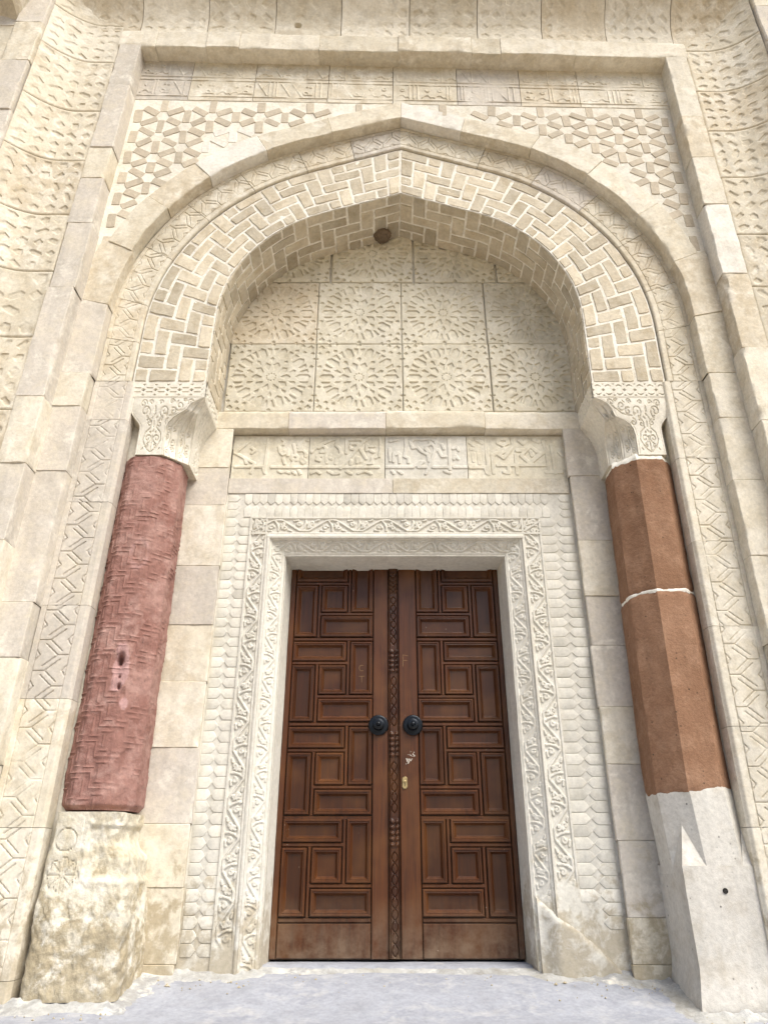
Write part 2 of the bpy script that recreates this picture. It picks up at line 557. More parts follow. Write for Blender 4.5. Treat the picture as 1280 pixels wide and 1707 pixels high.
# plain moulding that turns over the arch
hood = thing('arch_moulding', 'plain projecting moulding following the pointed arch and running down both sides', 'stone moulding', (0, YH, 0))
wH = 0.175
hv = {-1: [-0.2, 0.4, 0.9, 1.42, 1.72, 2.525, 2.98, Z0], 1: [-0.2, 0.4, 0.95, 1.5, 1.99, 2.465, 2.9, Z0]}
for side in (-1, 1):
    L = hv[side]
    for i in range(len(L) - 1):
        k += 1
        swept_block('stone_block', hood, M['grey' if side < 0 and i in (3, 5, 4) else RNG.choice(['pale', 'cream'])],
                    lambda s, n, sd_=side: (sd_ * (1.945 + n), s), L[i], L[i + 1],
                    [(0.0, YC + 0.02), (0.0, YH + 0.005), (0.004, YH), (0.225, YH), (0.235, YH + 0.02)], k)
    tt = [0.0, 0.16, 0.30, 0.43, 0.55, 0.69, 0.84, 1.0] if side < 0 else [0.0, 0.13, 0.27, 0.41, 0.56, 0.70, 0.86, 1.0]
    mm = ['grey', 'tan', 'cream', 'tan', 'white', 'cream', 'cream'] if side < 0 else ['cream', 'tan', 'cream', 'pale', 'pale', 'cream', 'white']
    R_ = ruled(HIN, HOUT, side)
    for i in range(7):
        k += 1
        swept_block('stone_block', hood, M[mm[i]],
                    lambda s, n, R_=R_: R_(s / L_HI, n / wH), tt[i] * L_HI, tt[i + 1] * L_HI,
                    [(0.0, YC + 0.02), (0.0, YH + 0.005), (0.004, YH), (wH - 0.01 + (0.05 if i < 2 else 0), YH), (wH + (0.05 if i < 2 else 0), YH + 0.02)], k, step=0.025)


# ------------------------------------------------------------------ chevron band
def chevron_H(u, v, v_off, width):
    cv = Cv(u, v)
    per = 0.165
    g0, g1 = 0.055, width - 0.03
    w = g1 - g0
    vmin, vmax = v[0], v[-1]
    cv.line([(g0, vmin - .1), (g0, vmax + .1)]); cv.line([(g1, vmin - .1), (g1, vmax + .1)])
    k0 = int(math.floor((vmin - v_off) / per)) - 1; k1 = int(math.ceil((vmax - v_off) / per)) + 1
    X = lambda a: g0 + a * w
    for kk in range(k0, k1 + 1):
        c = v_off + kk * per
        # Y with its stem on the one edge, Y with its stem on the other
        cv.line([(X(0.0), c), (X(.34), c)]); cv.line([(X(.20), c + .32 * per * 2 * .9), (X(.34), c + 0.30 * per)] if False else [(X(.34), c), (X(.74), c + .36 * per)])
        cv.line([(X(.34), c), (X(.74), c - .36 * per)])
        d = c + per * 0.5
        cv.line([(X(1.0), d), (X(.64), d)]); cv.line([(X(.64), d), (X(.24), d + .36 * per)]); cv.line([(X(.64), d), (X(.24), d - .36 * per)])
        cv.line([(X(0), d + .18 * per), (X(.13), d), (X(0), d - .18 * per)])
        cv.line([(X(1), c + .18 * per), (X(.87), c), (X(1), c - .18 * per)])
    gr = cv.strap(0.0055, 0.0035)
    U, V_ = np.meshgrid(u, v)
    wear = sm(0.75 + 0.9 * fbm(U, V_, v_off, 5.0, int(v_off * 97) % 50))
    H = -0.0075 * gr * wear
    # rounded arris beside the column
    H = H - 0.020 * sm((0.022 - u[None, :]) / 0.022) ** 2
    return H


chev = thing('chevron_band', 'carved band of interlaced chevrons between column and plain moulding', 'carved band', (0, YC, 0))
cz = {-1: [-0.2, 0.0, 0.618, 1.227, 1.732, 2.366, 2.94, 3.235], 1: [-0.2, 0.15, 0.62, 1.089, 1.614, 2.116, 2.664, 3.235]}
for side in (-1, 1):
    L = cz[side]
    for i in range(len(L) - 1):
        u = arange(0, 0.262, 0.0042); v = arange(L[i] + 0.0012, L[i + 1] - 0.0012, 0.0045)
        H = chevron_H(u, v, 0.03 * side + 0.02 * (i % 3), 0.262) + 0.0025 * fbm(u[None, :] + i, v[:, None], side, 9, 3)
        x_in = 1.683
        relief('carved_block', u, v, H, lambda U, V_, H_, sd_=side: np.stack([sd_ * (x_in + U), YC - H_, V_], -1),
               M[RNG.choice(['pale', 'cream', 'grey'] if side < 0 else ['pale', 'pale', 'cream'])], chev, 0.10, True)
    R_ = ruled(EXTR, HIN, side)
    tt = [0.0, 0.10, 0.20, 0.34, 0.48, 0.62, 0.76, 0.88, 1.0] if side < 0 else [0.0, 0.13, 0.24, 0.38, 0.52, 0.66, 0.80, 1.0]
    for i in range(len(tt) - 1):
        u = arange(0.008, 0.262, 0.0042); v = arange(tt[i] * L_HI + 0.0025, tt[i + 1] * L_HI - (0.0025 if i < len(tt) - 2 else 0.0), 0.0045)
        H = chevron_H(u, v, 0.05, 0.262) + 0.0025 * fbm(u[None, :] + i, v[:, None], side + 3, 9, 4)

        def fm_(U, V_, H_, R_=R_):
            x, z = R_(V_ / L_HI, U / 0.262)
            return np.stack([x, YC - H_, z], -1)
        relief('carved_block', u, v, H, fm_, M[RNG.choice(['cream', 'cream', 'tan', 'grey'])], chev, 0.05, True)

# nook walls beside the columns (sides of the chevron masonry)
for side in (-1, 1):
    V, F = box(*((1.640, 1.92) if side > 0 else (-1.92, -1.640)), YC + 0.115, YA + 0.05, -0.3, Z0 - 0.02)
    obj('return_wall', warp(np.array(V)), F, M['pale'], chev, smooth=False)


# ------------------------------------------------------------------ brick arch
barch = thing('brick_arch', 'herringbone brick arch ring and soffit with white mortar joints', 'brick arch', (0, YB, Z0))


def brick_mesh(fmap, a0, a1, b0, b1, rise, jit, nsub=3):
    """worn brick over the rectangle a x b of a mapped surface: outline ring at the bed, ring at the top, crown"""
    ca, cb = (a0 + a1) / 2, (b0 + b1) / 2
    ring = []
    for e in range(4):
        for s in range(nsub):
            t = s / nsub
            c = [(a0, b0), (a1, b0), (a1, b1), (a0, b1)]
            p, q = c[e], c[(e + 1) % 4]
            ring.append((p[0] + (q[0] - p[0]) * t, p[1] + (q[1] - p[1]) * t))
    ring = np.array(ring)
    corner = np.array([1.0 if i % nsub == 0 else 0.0 for i in range(len(ring))])
    ctr = np.array([ca, cb]); d = ring - ctr
    dl = np.hypot(d[:, 0], d[:, 1])[:, None]
    ring = ring + np.array([[jit() for _ in range(2)] for _ in ring]) - d / dl * (corner[:, None] * 0.0022)
    n = len(ring)
    h = rise + 1.1 * jit()
    lay = [(ring, -0.012), (ring - d / dl * 0.0005, h - 0.002), (ring - d / dl * 0.0035, h)]
    V = []
    for r, hh in lay:
        V.append(fmap(r[:, 0], r[:, 1], np.full(n, hh) + (np.array([jit() for _ in range(n)]) * 0.5 if hh > 0 else 0)))
    V.append(fmap(np.array([ca]), np.array([cb]), np.array([h + jit() * 0.6])))
    V = np.concatenate(V)
    F = []
    for l in range(2):
        for i in range(n):
            j = (i + 1) % n
            F.append((l * n + i, l * n + j, (l + 1) * n + j, (l + 1) * n + i))
    for i in range(n):
        F.append((2 * n + i, 2 * n + (i + 1) % n, 3 * n))
    return V, F


def herringbone(ncol, nrow, phase):
    out = []
    for j in range(nrow):
        for i in range(ncol):
            kk = (i - j + phase) % 4
            if kk == 0: out.append((i, j, min(i + 2, ncol), j + 1))
            elif kk == 1 and i == 0: out.append((i, j, i + 1, j + 1))
            elif kk == 3: out.append((i, j, i + 1, min(j + 2, nrow)))
            elif kk == 2 and j == 0: out.append((i, j, i + 1, j + 1))
    return out


jit = lambda: RNG.uniform(-0.0025, 0.0025)
NC = 5
for side in (-1, 1):
    R_ = ruled(INTR, EXTR, side)
    wid = 0.46
    nrow = 27
    Lm = 1.0

    def fface(a, b, h, R_=R_):
        x, z = R_(np.clip(b, 0, 1), a)
        return warp(np.stack([x, YB - h, z], -1))
    # mortar bed of the face
    tb = np.linspace(0, 1, 120); qa = np.linspace(0, 1, 24)
    QA, TB = np.meshgrid(qa, tb)
    Hn = 0.003 + 0.003 * fbm(QA * 0.46, TB * 3, side, 20, 8)
    grid_obj('mortar_bed', fface(QA, TB, Hn), M['mortar'], barch)
    ga, gb = 0.0095 / 0.46, 0.0090 / 2.75
    for (i0, j0, i1, j1) in herringbone(NC, nrow, 0 if side > 0 else 2):
        V, F = brick_mesh(fface, i0 / NC + ga, i1 / NC - ga, j0 / nrow + gb, min(1, j1 / nrow) - gb, 0.0095,
                          lambda: RNG.uniform(-0.0035, 0.0035))if False else (None, None)
        aj = lambda: RNG.uniform(-1, 1)
        a0, a1, b0, b1 = i0 / NC + ga, i1 / NC - ga, j0 / nrow + gb, j1 / nrow - gb

        def fm2(a, b, h, a0=a0, a1=a1, b0=b0, b1=b1):
            # brick drawn in metres inside its own cell, so wear is the same size everywhere
            return fface(a / 0.46, b / 2.75, h)
        V, F = brick_mesh(fm2, a0 * 0.46, a1 * 0.46, b0 * 2.75, b1 * 2.75, 0.0075, jit)
        obj('brick', V, F, M['brick'], barch, smooth=False)
    # soffit
    DEP = 0.415
    nrs = 23

    def fsof(a, b, h, side=side):
        # a: metres of depth from the front edge, b: 0..1 along the intrados
        t = np.clip(b, 0, 1)
        x, z = at(INTR, t)
        e = 1e-3
        x2, z2 = at(INTR, np.clip(t + e, 0, 1)); x1, z1 = at(INTR, np.clip(t - e, 0, 1))
        tx, tz = x2 - x1, z2 - z1
        l = np.hypot(tx, tz) + 1e-9
        nx, nz = -tz / l, tx / l
        xx = np.maximum(x + nx * h, 0.0)
        return warp(np.stack([side * xx, YB + a, z + nz * h], -1))
    QA, TB = np.meshgrid(np.linspace(-0.002, DEP, 24), np.linspace(0, 1, 110))
    grid_obj('soffit_mortar', fsof(QA, TB, 0.002 + 0.003 * fbm(QA, TB * 2.6, side, 20, 9)), M['mortar'], barch)
    NS = 5
    for (i0, j0, i1, j1) in herringbone(NS, nrs, 1 if side > 0 else 3):
        gm = 0.0080
        V, F = brick_mesh(lambda a, b, h: fsof(a, b / L_IN, h), i0 / NS * DEP + (0.002 if i0 == 0 else gm), i1 / NS * DEP - gm,
                          j0 / nrs * L_IN + gm, j1 / nrs * L_IN - gm, 0.008, jit)
        obj('brick', V, F, M['brick'], barch, smooth=False)

# nest under the apex
nt_, np_ = 28, 44
TH, PH = np.meshgrid(np.linspace(0, math.pi, nt_), np.linspace(0, 2 * math.pi, np_), indexing='ij')
nx_, ny_, nz_ = np.sin(TH) * np.cos(PH), np.sin(TH) * np.sin(PH), np.cos(TH)
rr = 1 + 0.16 * fbm(nx_ + 9, ny_, nz_, 3.0, 3) + 0.10 * vnoise(nx_ * 14, ny_ * 14, nz_ * 14, 5)
P = np.stack([-0.088 + 0.066 * rr * nx_, -0.345 + 0.066 * rr * ny_, 4.908 + 0.042 * rr * nz_], -1)
ne = grid_obj('insect_nest', P, M['nestm'])
tag(ne, 'small lumpy brown nest stuck under the apex of the brick arch', 'nest', kind='thing')

# ------------------------------------------------------------------ spandrels with star mosaic of brick
ZT = 5.875
for side in (-1, 1):
    sp = thing('spandrel_mosaic', 'star mosaic of grey bricks in white plaster, spandrel on the ' + ('left' if side < 0 else 'right') + ' of the arch',
               'mosaic', (side * 1.6, YH, 4.2), 'spandrel mosaics')
    xs = np.linspace(0, 2.135, 90)
    order = np.argsort(HOUT[:, 0])
    zc = np.interp(xs, HOUT[order, 0], HOUT[order, 1])
    zc = np.where(xs > 2.12, 3.6, zc) - 0.03
    t = np.linspace(0, 1, 60)
    XX = np.repeat(xs[None, :], 60, 0); ZZ = zc[None, :] + (np.maximum(ZT, zc)[None, :] - zc[None, :]) * t[:, None]
    YY = YH + 0.010 - 0.002 * fbm(XX, ZZ, side, 14, 21)
    grid_obj('plaster_bed', warp(np.stack([side * XX, YY, ZZ], -1)), M['plaster'], sp)
    a = 0.222; cx = a * math.cos(rad(30))
    nodes_ = []
    for ci in range(-1, 14):
        for cj in range(-2, 14):
            nodes_.append((2.06 - ci * cx, 5.80 - cj * a - (a / 2 if ci % 2 else 0)))
    done = set()
    for (x, z) in nodes_:
        for ang in (90, 30, -30):
            mx, mz = x + math.cos(rad(ang)) * a / 2, z + math.sin(rad(ang)) * a / 2
            zlim = np.interp(abs(mx), HOUT[order, 0], HOUT[order, 1]) if mx < 2.1 else 3.7
            if mx < 0.05 or mx > 2.09 or mz > ZT - 0.02 or mz < zlim + 0.02: continue
            if mx > 1.55 and mz < 4.75 and RNG.random() < 0.12: continue
            renewed = side < 0 and (mx - 1.30) ** 2 * 1.3 + (mz - 5.42) ** 2 < 0.05
            bl, bw = 0.130 / 2 + RNG.uniform(-.008, .005), 0.060 / 2 + RNG.uniform(-.004, .003)
            th = rad(ang + RNG.uniform(-4, 4))
            ct, st = math.cos(th), math.sin(th)

            def fsp(a_, b_, h_, mx=mx, mz=mz, ct=ct, st=st, side=side):
                return warp(np.stack([side * (mx + a_ * ct - b_ * st), YH + 0.013 - h_, mz + a_ * st + b_ * ct], -1))
            V, F = brick_mesh(fsp, -bl, bl, -bw, bw, 0.0075, lambda: RNG.uniform(-.0014, .0014))
            obj('brick', V, F, M['white' if renewed else 'inlay'], sp, smooth=False)


# ------------------------------------------------------------------ inscriptions
def upper_inscription(u, v, seed, w, h):
    r = random.Random(seed)
    cv = Cv(u, v)
    rows = [(0.045, h * 0.47), (h * 0.55, h - 0.03)]
    for (b, t) in rows:
        cv.line([(0, b), (w, b)]); cv.line([(0, t), (w, t)])
        x = 0.03
        while x < w - 0.03:
            kind = r.random(); hh = t - b
            if kind < 0.22:
                cv.line([(x, b + 0.015), (x, t - 0.012)]); x += r.uniform(0.03, 0.05)
            elif kind < 0.34:
                cv.line([(x, b + 0.015), (x, t - 0.012)]); cv.line([(x + 0.025, b + 0.015), (x + 0.025, t - 0.012)]); x += 0.06
            elif kind < 0.60:
                cv.line([(x, b + 0.03), (x + 0.02, b + 0.055), (x + 0.05, b + 0.06), (x + 0.07, b + 0.035), (x + 0.10, b + 0.04)])
                cv.circ(x + 0.045, b + hh * 0.66, 0.016, r.uniform(0, 180), r.uniform(220, 420)); x += 0.10
            elif kind < 0.75:
                cv.line([(x, t - 0.03), (x + 0.06, b + 0.05), (x + 0.075, b + 0.02)]); cv.line([(x + 0.065, t - 0.03), (x + 0.035, b + hh * .55)]); x += 0.09
            else:
                cv.circ(x + 0.02, b + 0.055, 0.018, 20, 300); cv.line([(x + 0.035, b + 0.04), (x + 0.07, b + 0.035), (x + 0.08, b + 0.07)])
                cv.circ(x + 0.03, b + hh * 0.72, 0.006); cv.circ(x + 0.06, b + hh * 0.68, 0.006); x += 0.10
    return cv.strap(0.011, 0.003)


insT = thing('inscription_frieze', 'two-row carved Arabic inscription under the top of the outer frame', 'inscription', (0, YH, 5.88))
ix = [-2.125, -1.70, -1.18, -0.585, -0.065, 0.45, 0.955, 1.425, 2.125]
for i in range(8):
    w = ix[i + 1] - ix[i] - 0.005; h = 0.50
    u = arange(0, w, 0.0042); v = arange(0, h, 0.0042)
    A = upper_inscription(u, v, 40 + i, w, h)
    U, V_ = np.meshgrid(u, v)
    A = A * sm(0.85 + 1.1 * fbm(U, V_, i, 6, 31))
    H = 0.0066 * A + 0.002 * fbm(U, V_, i * 3.3, 12, 33)
    x0 = ix[i] + 0.0025
    relief('inscription_block', u, v, H, lambda U, V_, H_, x0=x0: np.stack([x0 + U, YH + 0.006 - H_, 5.872 + V_], -1),
           M[['grey', 'cream', 'cream', 'cream', 'cream', 'grey', 'tan', 'pale'][i]], insT, 0.04, True)

# mortar line above the upper inscription, under the frame
V, F = boxes([(-2.12, 2.12, YH + 0.012, YH + 0.06, 6.36, 6.40)])
obj('mortar_line', warp(np.array(V)), F, M['tan'], insT, smooth=False)

# lower inscription (four stones): strokes copied from the carving, in fractions of each stone
KUF = [
    [[(.455, .95), (.435, .17)], [(.03, .60), (.24, .93)], [(.03, .60), (.29, .36), (.26, .14)], [(.05, .28), (.41, .28), (.44, .14)],
     [(.52, .27), (.99, .27)], [(.24, .72), (.29, .66), (.25, .60)], [(.17, .45), (.19, .36)],
     [(.60, .74), (.62, .62), (.66, .56), (.70, .60), (.69, .66), (.66, .64)], [(.72, .69), (.725, .54)], [(.665, .48), (.69, .35)],
     [(.79, .80), (.82, .66), (.825, .54)], [(.86, .48), (.84, .54), (.79, .54), (.775, .47), (.80, .42), (.85, .44), (.86, .48)],
     [(.80, .37), (.78, .30)], [(.86, .76), (.89, .80), (.885, .70), (.85, .73)], [(.86, .66), (.93, .66), (.965, .58), (.955, .52)],
     [(.91, .50), (.90, .42), (.93, .36), (.96, .40), (.94, .46)], [(.98, .90), (.93, .94), (.91, .86), (.85, .80)],
     [(.64, .92), (.68, .88), (.66, .80)], [(.62, .18), (.66, .15), (.70, .18), (.76, .14)], [(.80, .17), (.84, .12)], [(.88, .19), (.90, .12)]],
    [[(.42, .24), (.72, .88), (.78, .94)], [(.01, .27), (.92, .27)], [(.49, .92), (.49, .60)], [(.49, .92), (.68, .92), (.72, .86)],
     [(.55, .82), (.63, .82), (.65, .76), (.60, .68), (.55, .70), (.54, .76)], [(.03, .62), (.10, .76), (.30, .92), (.38, .95)],
     [(.12, .72), (.17, .77), (.22, .72), (.20, .63), (.15, .62)], [(.12, .50), (.14, .42), (.10, .44), (.11, .52), (.16, .53)],
     [(.37, .92), (.35, .78), (.40, .70), (.42, .58), (.36, .48), (.35, .36)], [(.22, .50), (.235, .38)], [(.28, .55), (.25, .50), (.30, .46)],
     [(.67, .70), (.75, .47)], [(.71, .26), (.75, .36), (.83, .36), (.835, .50), (.89, .50)], [(.94, .95), (.945, .66), (.93, .52)],
     [(.76, .80), (.76, .66)], [(.77, .76), (.86, .76)], [(.80, .66), (.85, .62)], [(.55, .42), (.55, .34)], [(.63, .50), (.635, .38)], [(.66, .48), (.68, .40)],
     [(.04, .13), (.10, .18), (.15, .13)], [(.26, .18), (.32, .12), (.40, .13)], [(.50, .17), (.56, .12)], [(.65, .13), (.74, .18), (.82, .12)]],
    [[(.25, .95), (.255, .72), (.23, .52), (.28, .48), (.28, .38)], [(.31, .86), (.37, .94), (.45, .92), (.56, .94), (.64, .86), (.62, .70), (.52, .22), (.49, .12)],
     [(.31, .86), (.335, .72), (.39, .74), (.44, .64), (.52, .56), (.53, .42)], [(.55, .86), (.60, .76), (.62, .66)], [(.66, .95), (.62, .84)],
     [(.785, .92), (.785, .22)], [(.65, .68), (.69, .52), (.74, .52)], [(.01, .27), (.34, .27)], [(.40, .27), (.52, .27)], [(.58, .27), (.78, .27)], [(.83, .27), (.99, .27)],
     [(.10, .60), (.10, .40)], [(.17, .58), (.175, .38)], [(.05, .70), (.06, .42)], [(.13, .56), (.15, .62), (.18, .56)], [(.36, .30), (.42, .40), (.47, .40), (.40, .30)],
     [(.49, .70), (.53, .62), (.50, .74), (.55, .80)], [(.84, .46), (.86, .54), (.89, .46)], [(.83, .70), (.88, .74), (.90, .66)], [(.70, .80), (.72, .70)], [(.06, .88), (.15, .92)],
     [(.72, .18), (.78, .14)], [(.08, .18), (.10, .13)], [(.16, .18), (.20, .13)]],
    [[(.20, .94), (.205, .12)], [(.255, .14), (.255, .54), (.39, .71)], [(.37, .78), (.32, .84), (.335, .93), (.41, .93), (.425, .84), (.37, .78)],
     [(.475, .94), (.475, .76), (.37, .48), (.32, .56), (.40, .66), (.475, .76)], [(.30, .32), (.82, .32)], [(.41, .32), (.41, .14), (.36, .16)], [(.495, .56), (.495, .13)],
     [(.65, .76), (.55, .54), (.63, .36), (.74, .58), (.65, .76)], [(.63, .36), (.82, .68)], [(.79, .86), (.815, .66), (.82, .16)], [(.87, .78), (.88, .14)],
     [(.79, .16), (.94, .16)], [(.51, .66), (.58, .66)], [(.02, .27), (.17, .27), (.19, .14)], [(.06, .60), (.06, .42)], [(.12, .56), (.12, .36)],
     [(.03, .86), (.07, .78), (.11, .76), (.09, .68), (.04, .70)], [(.10, .92), (.16, .84)], [(.54, .90), (.58, .82), (.62, .90)], [(.69, .92), (.74, .86)], [(.65, .64), (.66, .54)], [(.94, .62), (.97, .54)]],
]
insB = thing('inscription_frieze', 'single-row carved Kufic inscription below the tympanum, above the door', 'inscription', (0, YS, 2.757))
bx = [-1.100, -0.582, -0.068, 0.487, 1.152]
for i in range(4):
    w = bx[i + 1] - bx[i] - 0.004; h = 0.335
    u = arange(0, w, 0.0036); v = arange(0, h, 0.0036)
    cv = Cv(u, v)
    for st_ in KUF[i]:
        cv.line([(p[0] * w, p[1] * h) for p in st_])
    U, V_ = np.meshgrid(u, v)
    A = cv.strap(0.021 if i < 3 else 0.026, 0.0035) * sm(0.95 + 0.9 * fbm(U, V_, i, 7, 41))
    H = 0.0068 * A + 0.0015 * fbm(U, V_, i * 2.3, 14, 43)
    x0 = bx[i] + 0.002
    relief('inscription_block', u, v, H, lambda U, V_, H_, x0=x0: np.stack([x0 + U, YS - H_, 2.757 + V_], -1), M[['star', 'star', 'jamb', 'star'][i]], insB, 0.03)

# ------------------------------------------------------------------ tympanum with star panels
tym = thing('tympanum', 'tympanum of square stone panels carved with twelve-rayed star rosettes', 'tympanum', (0, YT, 3.3))


def rosette_H(w, h, u, v, seed=0):
    cv = Cv(u, v)
    cx, cy = w / 2, h / 2
    N = 10
    R = min(w, h) / 2
    sx, sy = w / (2 * R), h / (2 * R)

    def pol(r, a): return (cx + sx * r * R * math.cos(a), cy + sy * r * R * math.sin(a))

    def petal(r0, r1, wd0, wd1, a, tip0, tip1):
        # elongated hexagon along a ray
        ca, sa = math.cos(a), math.sin(a)
        pts = []
        for (r, o) in ((r0, 0), (r0 + tip0, wd0), (r1 - tip1, wd1), (r1, 0), (r1 - tip1, -wd1), (r0 + tip0, -wd0)):
            pts.append((cx + sx * R * (r * ca - o * sa), cy + sy * R * (r * sa + o * ca)))
        cv.pocket(pts)
    for k in range(N):
        a = 2 * math.pi * k / N + math.pi / 2 + math.pi / N
        a2 = a + math.pi / N
        petal(0.075, 0.135, 0.022, 0.016, a2, 0.03, 0.02)
        petal(0.20, 0.46, 0.050, 0.088, a, 0.08, 0.10)
        petal(0.42, 0.60, 0.040, 0.052, a2, 0.09, 0.05)
        petal(0.56, 0.92, 0.085, 0.085, a, 0.07, 0.07)
        # triangles flanking the outer petals
        for s_ in (-1, 1):
            b0 = a + s_ * 0.185; b1 = a + s_ * 0.285
            cv.pocket([pol(0.66, b0 + s_ * .02), pol(0.88, b0 - s_ * .03), pol(0.86, b1), pol(0.69, b1 - s_ * .02)])
        petal(0.90, 1.02, 0.05, 0.05, a2, 0.04, 0.04)
    for sx_ in (-1, 1):
        for sy_ in (-1, 1):
            for (px, py, s_) in ((.88, .88, .085), (.70, .93, .06), (.93, .70, .06), (.975, .54, .04), (.54, .975, .04), (.735, .735, .06)):
                X, Y = cx + sx_ * px * w / 2, cy + sy_ * py * h / 2
                cv.pocket([(X - s_ * R, Y), (X, Y - s_ * R), (X + s_ * R, Y), (X, Y + s_ * R)])
    return cv


tw, th_ = 0.628, 0.600
u = arange(0, tw - 0.005, 0.0038); v = arange(0, th_ - 0.005, 0.0038)
cvr = rosette_H(tw - 0.005, th_ - 0.005, u, v)
U, V_ = np.meshgrid(u, v)
hol = cvr.hole(0.003)
tiles = []
xcs = [-1.195, -0.567, 0.061, 0.694, 1.327]
for (r, z0, xoff) in ((0, 3.29, 0.0), (1, 3.888, -0.004)):
    for c in range(4):
        tiles.append((xcs[c] + xoff, z0))
for c in range(-1, 3):
    tiles.append((-0.298 + (c - 0.0) * 0.64 - 0.18, 4.49))
for idx, (x0, z0) in enumerate(tiles):
    H = -(0.0095 if idx < 8 else 0.016) * hol * sm(0.9 + 0.5 * fbm(U, V_, idx * 1.7, 5, 61)) + 0.002 * fbm(U, V_, idx * 2.1, 11, 62) - 0.006 * sm((0.006 - np.minimum(np.minimum(U, tw - 0.005 - U), np.minimum(V_, th_ - 0.005 - V_))) / 0.006)
    dy = RNG.uniform(-0.004, 0.004)
    relief('carved_panel', u, v, H, lambda U_, V2, H_, x0=x0, z0=z0, dy=dy: np.stack([x0 + U_, YT + dy - H_, z0 + V2], -1),
           M['star'] if idx not in (4,) else M['tan'], tym, 0.05)
V, F = boxes([(-1.75, 1.75, YT + 0.03, 0.10, 3.0, 5.1)])
obj('backing', V, F, M['mortar'], tym, smooth=False)

# ------------------------------------------------------------------ plain inner frame round the doorway
afr = thing('inner_frame', 'plain stone frame around inscription and door, passing behind the columns', 'stone frame', (0.02, YA, 0))
AI = {-1: 1.092, 1: 1.140}
al = {-1: [-0.15, 0.02, 0.353, 0.651, 1.036, 1.40, 1.736, 2.114, 2.535, 2.812, 3.118], 1: [-0.15, 0.02, 0.219, 0.571, 0.95, 1.258, 1.612, 1.918, 2.285, 2.748, 3.118]}
for side in (-1, 1):
    L = al[side]
    for i in range(len(L) - 1):
        k += 1
        swept_block('stone_block', afr, M[RNG.choice(['pale', 'cream', 'pale', 'grey'])], lambda s, n, sd_=side: (sd_ * (AI[sd_] + n), s), L[i], L[i + 1],
                    [(0.012, YS + 0.02), (0.0, YA + 0.004), (0.004, YA), (0.60, YA), (0.605, YA + 0.02)], k, dowarp=False, chip=0.005)
sx_ = [-1.70, -0.727, -0.063, 0.614, 1.75]
for i in range(4):
    k += 1
    swept_block('stone_block', afr, M[['cream', 'grey', 'cream', 'pale'][i]], lambda s, n: (s, 3.118 + n), sx_[i], sx_[i + 1],
                [(-0.012, YS + 0.02), (0.0, YA + 0.004), (0.004, YA), (0.128, YA), (0.145, YA + 0.012), (0.155, YT + 0.02)], k, dowarp=False, chip=0.005)

# ------------------------------------------------------------------ carved door surround
sur = thing('door_surround', 'carved stone door surround with tongue border and scrolling vine bands', 'door surround', (0, YS, 0))


def vine(u, v, length, w, per, seed, dots=False):
    """u along, v across 0..w; a zigzag stem with curling leaves"""
    r = random.Random(seed)
    cv = Cv(u, v)
    n = int(length / per) + 2
    for kx in range(-1, n):
        x = kx * per
        cv.line([(x, .14 * w), (x + .10 * per, .12 * w), (x + .42 * per, .86 * w), (x + .52 * per, .89 * w), (x + .60 * per, .88 * w), (x + .92 * per, .14 * w), (x + per, .12 * w)])
        for (bx_, flip) in ((x + .52 * per, 1), (x + 1.02 * per, -1)):
            Y = lambda q: (q * w) if flip > 0 else (w - q * w)
            rr = .17 * w if not dots else .12 * w
            cv.line([(bx_ - .06 * per, Y(.84)), (bx_ - .01 * per, Y(.60)), (bx_ + .02 * per, Y(.30)), (bx_ + .01 * per, Y(.14))])
            cv.spiral(bx_ - .115 * per, Y(.36), rr, r.uniform(-30, 30), .95 * flip)
            cv.spiral(bx_ + .13 * per, Y(.30), rr, 180 + r.uniform(-30, 30), -.95 * flip)
            cv.spiral(bx_ + .10 * per, Y(.62), rr * .85, 200, .8 * flip)
            cv.line([(bx_ - .20 * per, Y(.16)), (bx_ - .12 * per, Y(.12))]); cv.line([(bx_ + .20 * per, Y(.16)), (bx_ + .26 * per, Y(.10))])
            cv.line([(bx_ + .06 * per, Y(.42)), (bx_ + .10 * per, Y(.46))])
    return cv


JX0, JX1 = {-1: 0.705, 1: 0.695}, 0.80          # inner edge, outer edge of the splayed vine band
TOPB = 2.228                                    # underside of lintel


def band(name, length, w, per, strapw, seed, fmap, mat, depth=0.010, edge=0.012, res=0.0036, x0=0.0, wear=None):
    u = arange(x0, x0 + length, res); v = arange(0, w, res)
    cv = vine(u, v, x0 + length, w - 2 * edge, per, seed) if False else None
    vv = v - edge
    cv = Cv(u, vv)
    tmp = vine(u, vv, x0 + length, w - 2 * edge, per, seed)
    A = tmp.strap(strapw, 0.0035)
    border = np.maximum(sm((0.004 - vv) / 0.004), sm((vv - (w - 2 * edge) + 0.004) / 0.004))[:, None]
    A = np.maximum(A, border)
    U, V2 = np.meshgrid(u, v)
    if wear is not None: A = np.maximum(A, 0) * (1 - wear(U, V2)) + 0.6 * wear(U, V2)
    H = depth * (A - 1) + 0.0018 * fbm(U, V2, seed, 16, seed)
    return relief(name, u, v, H, fmap, mat, sur, 0.03)


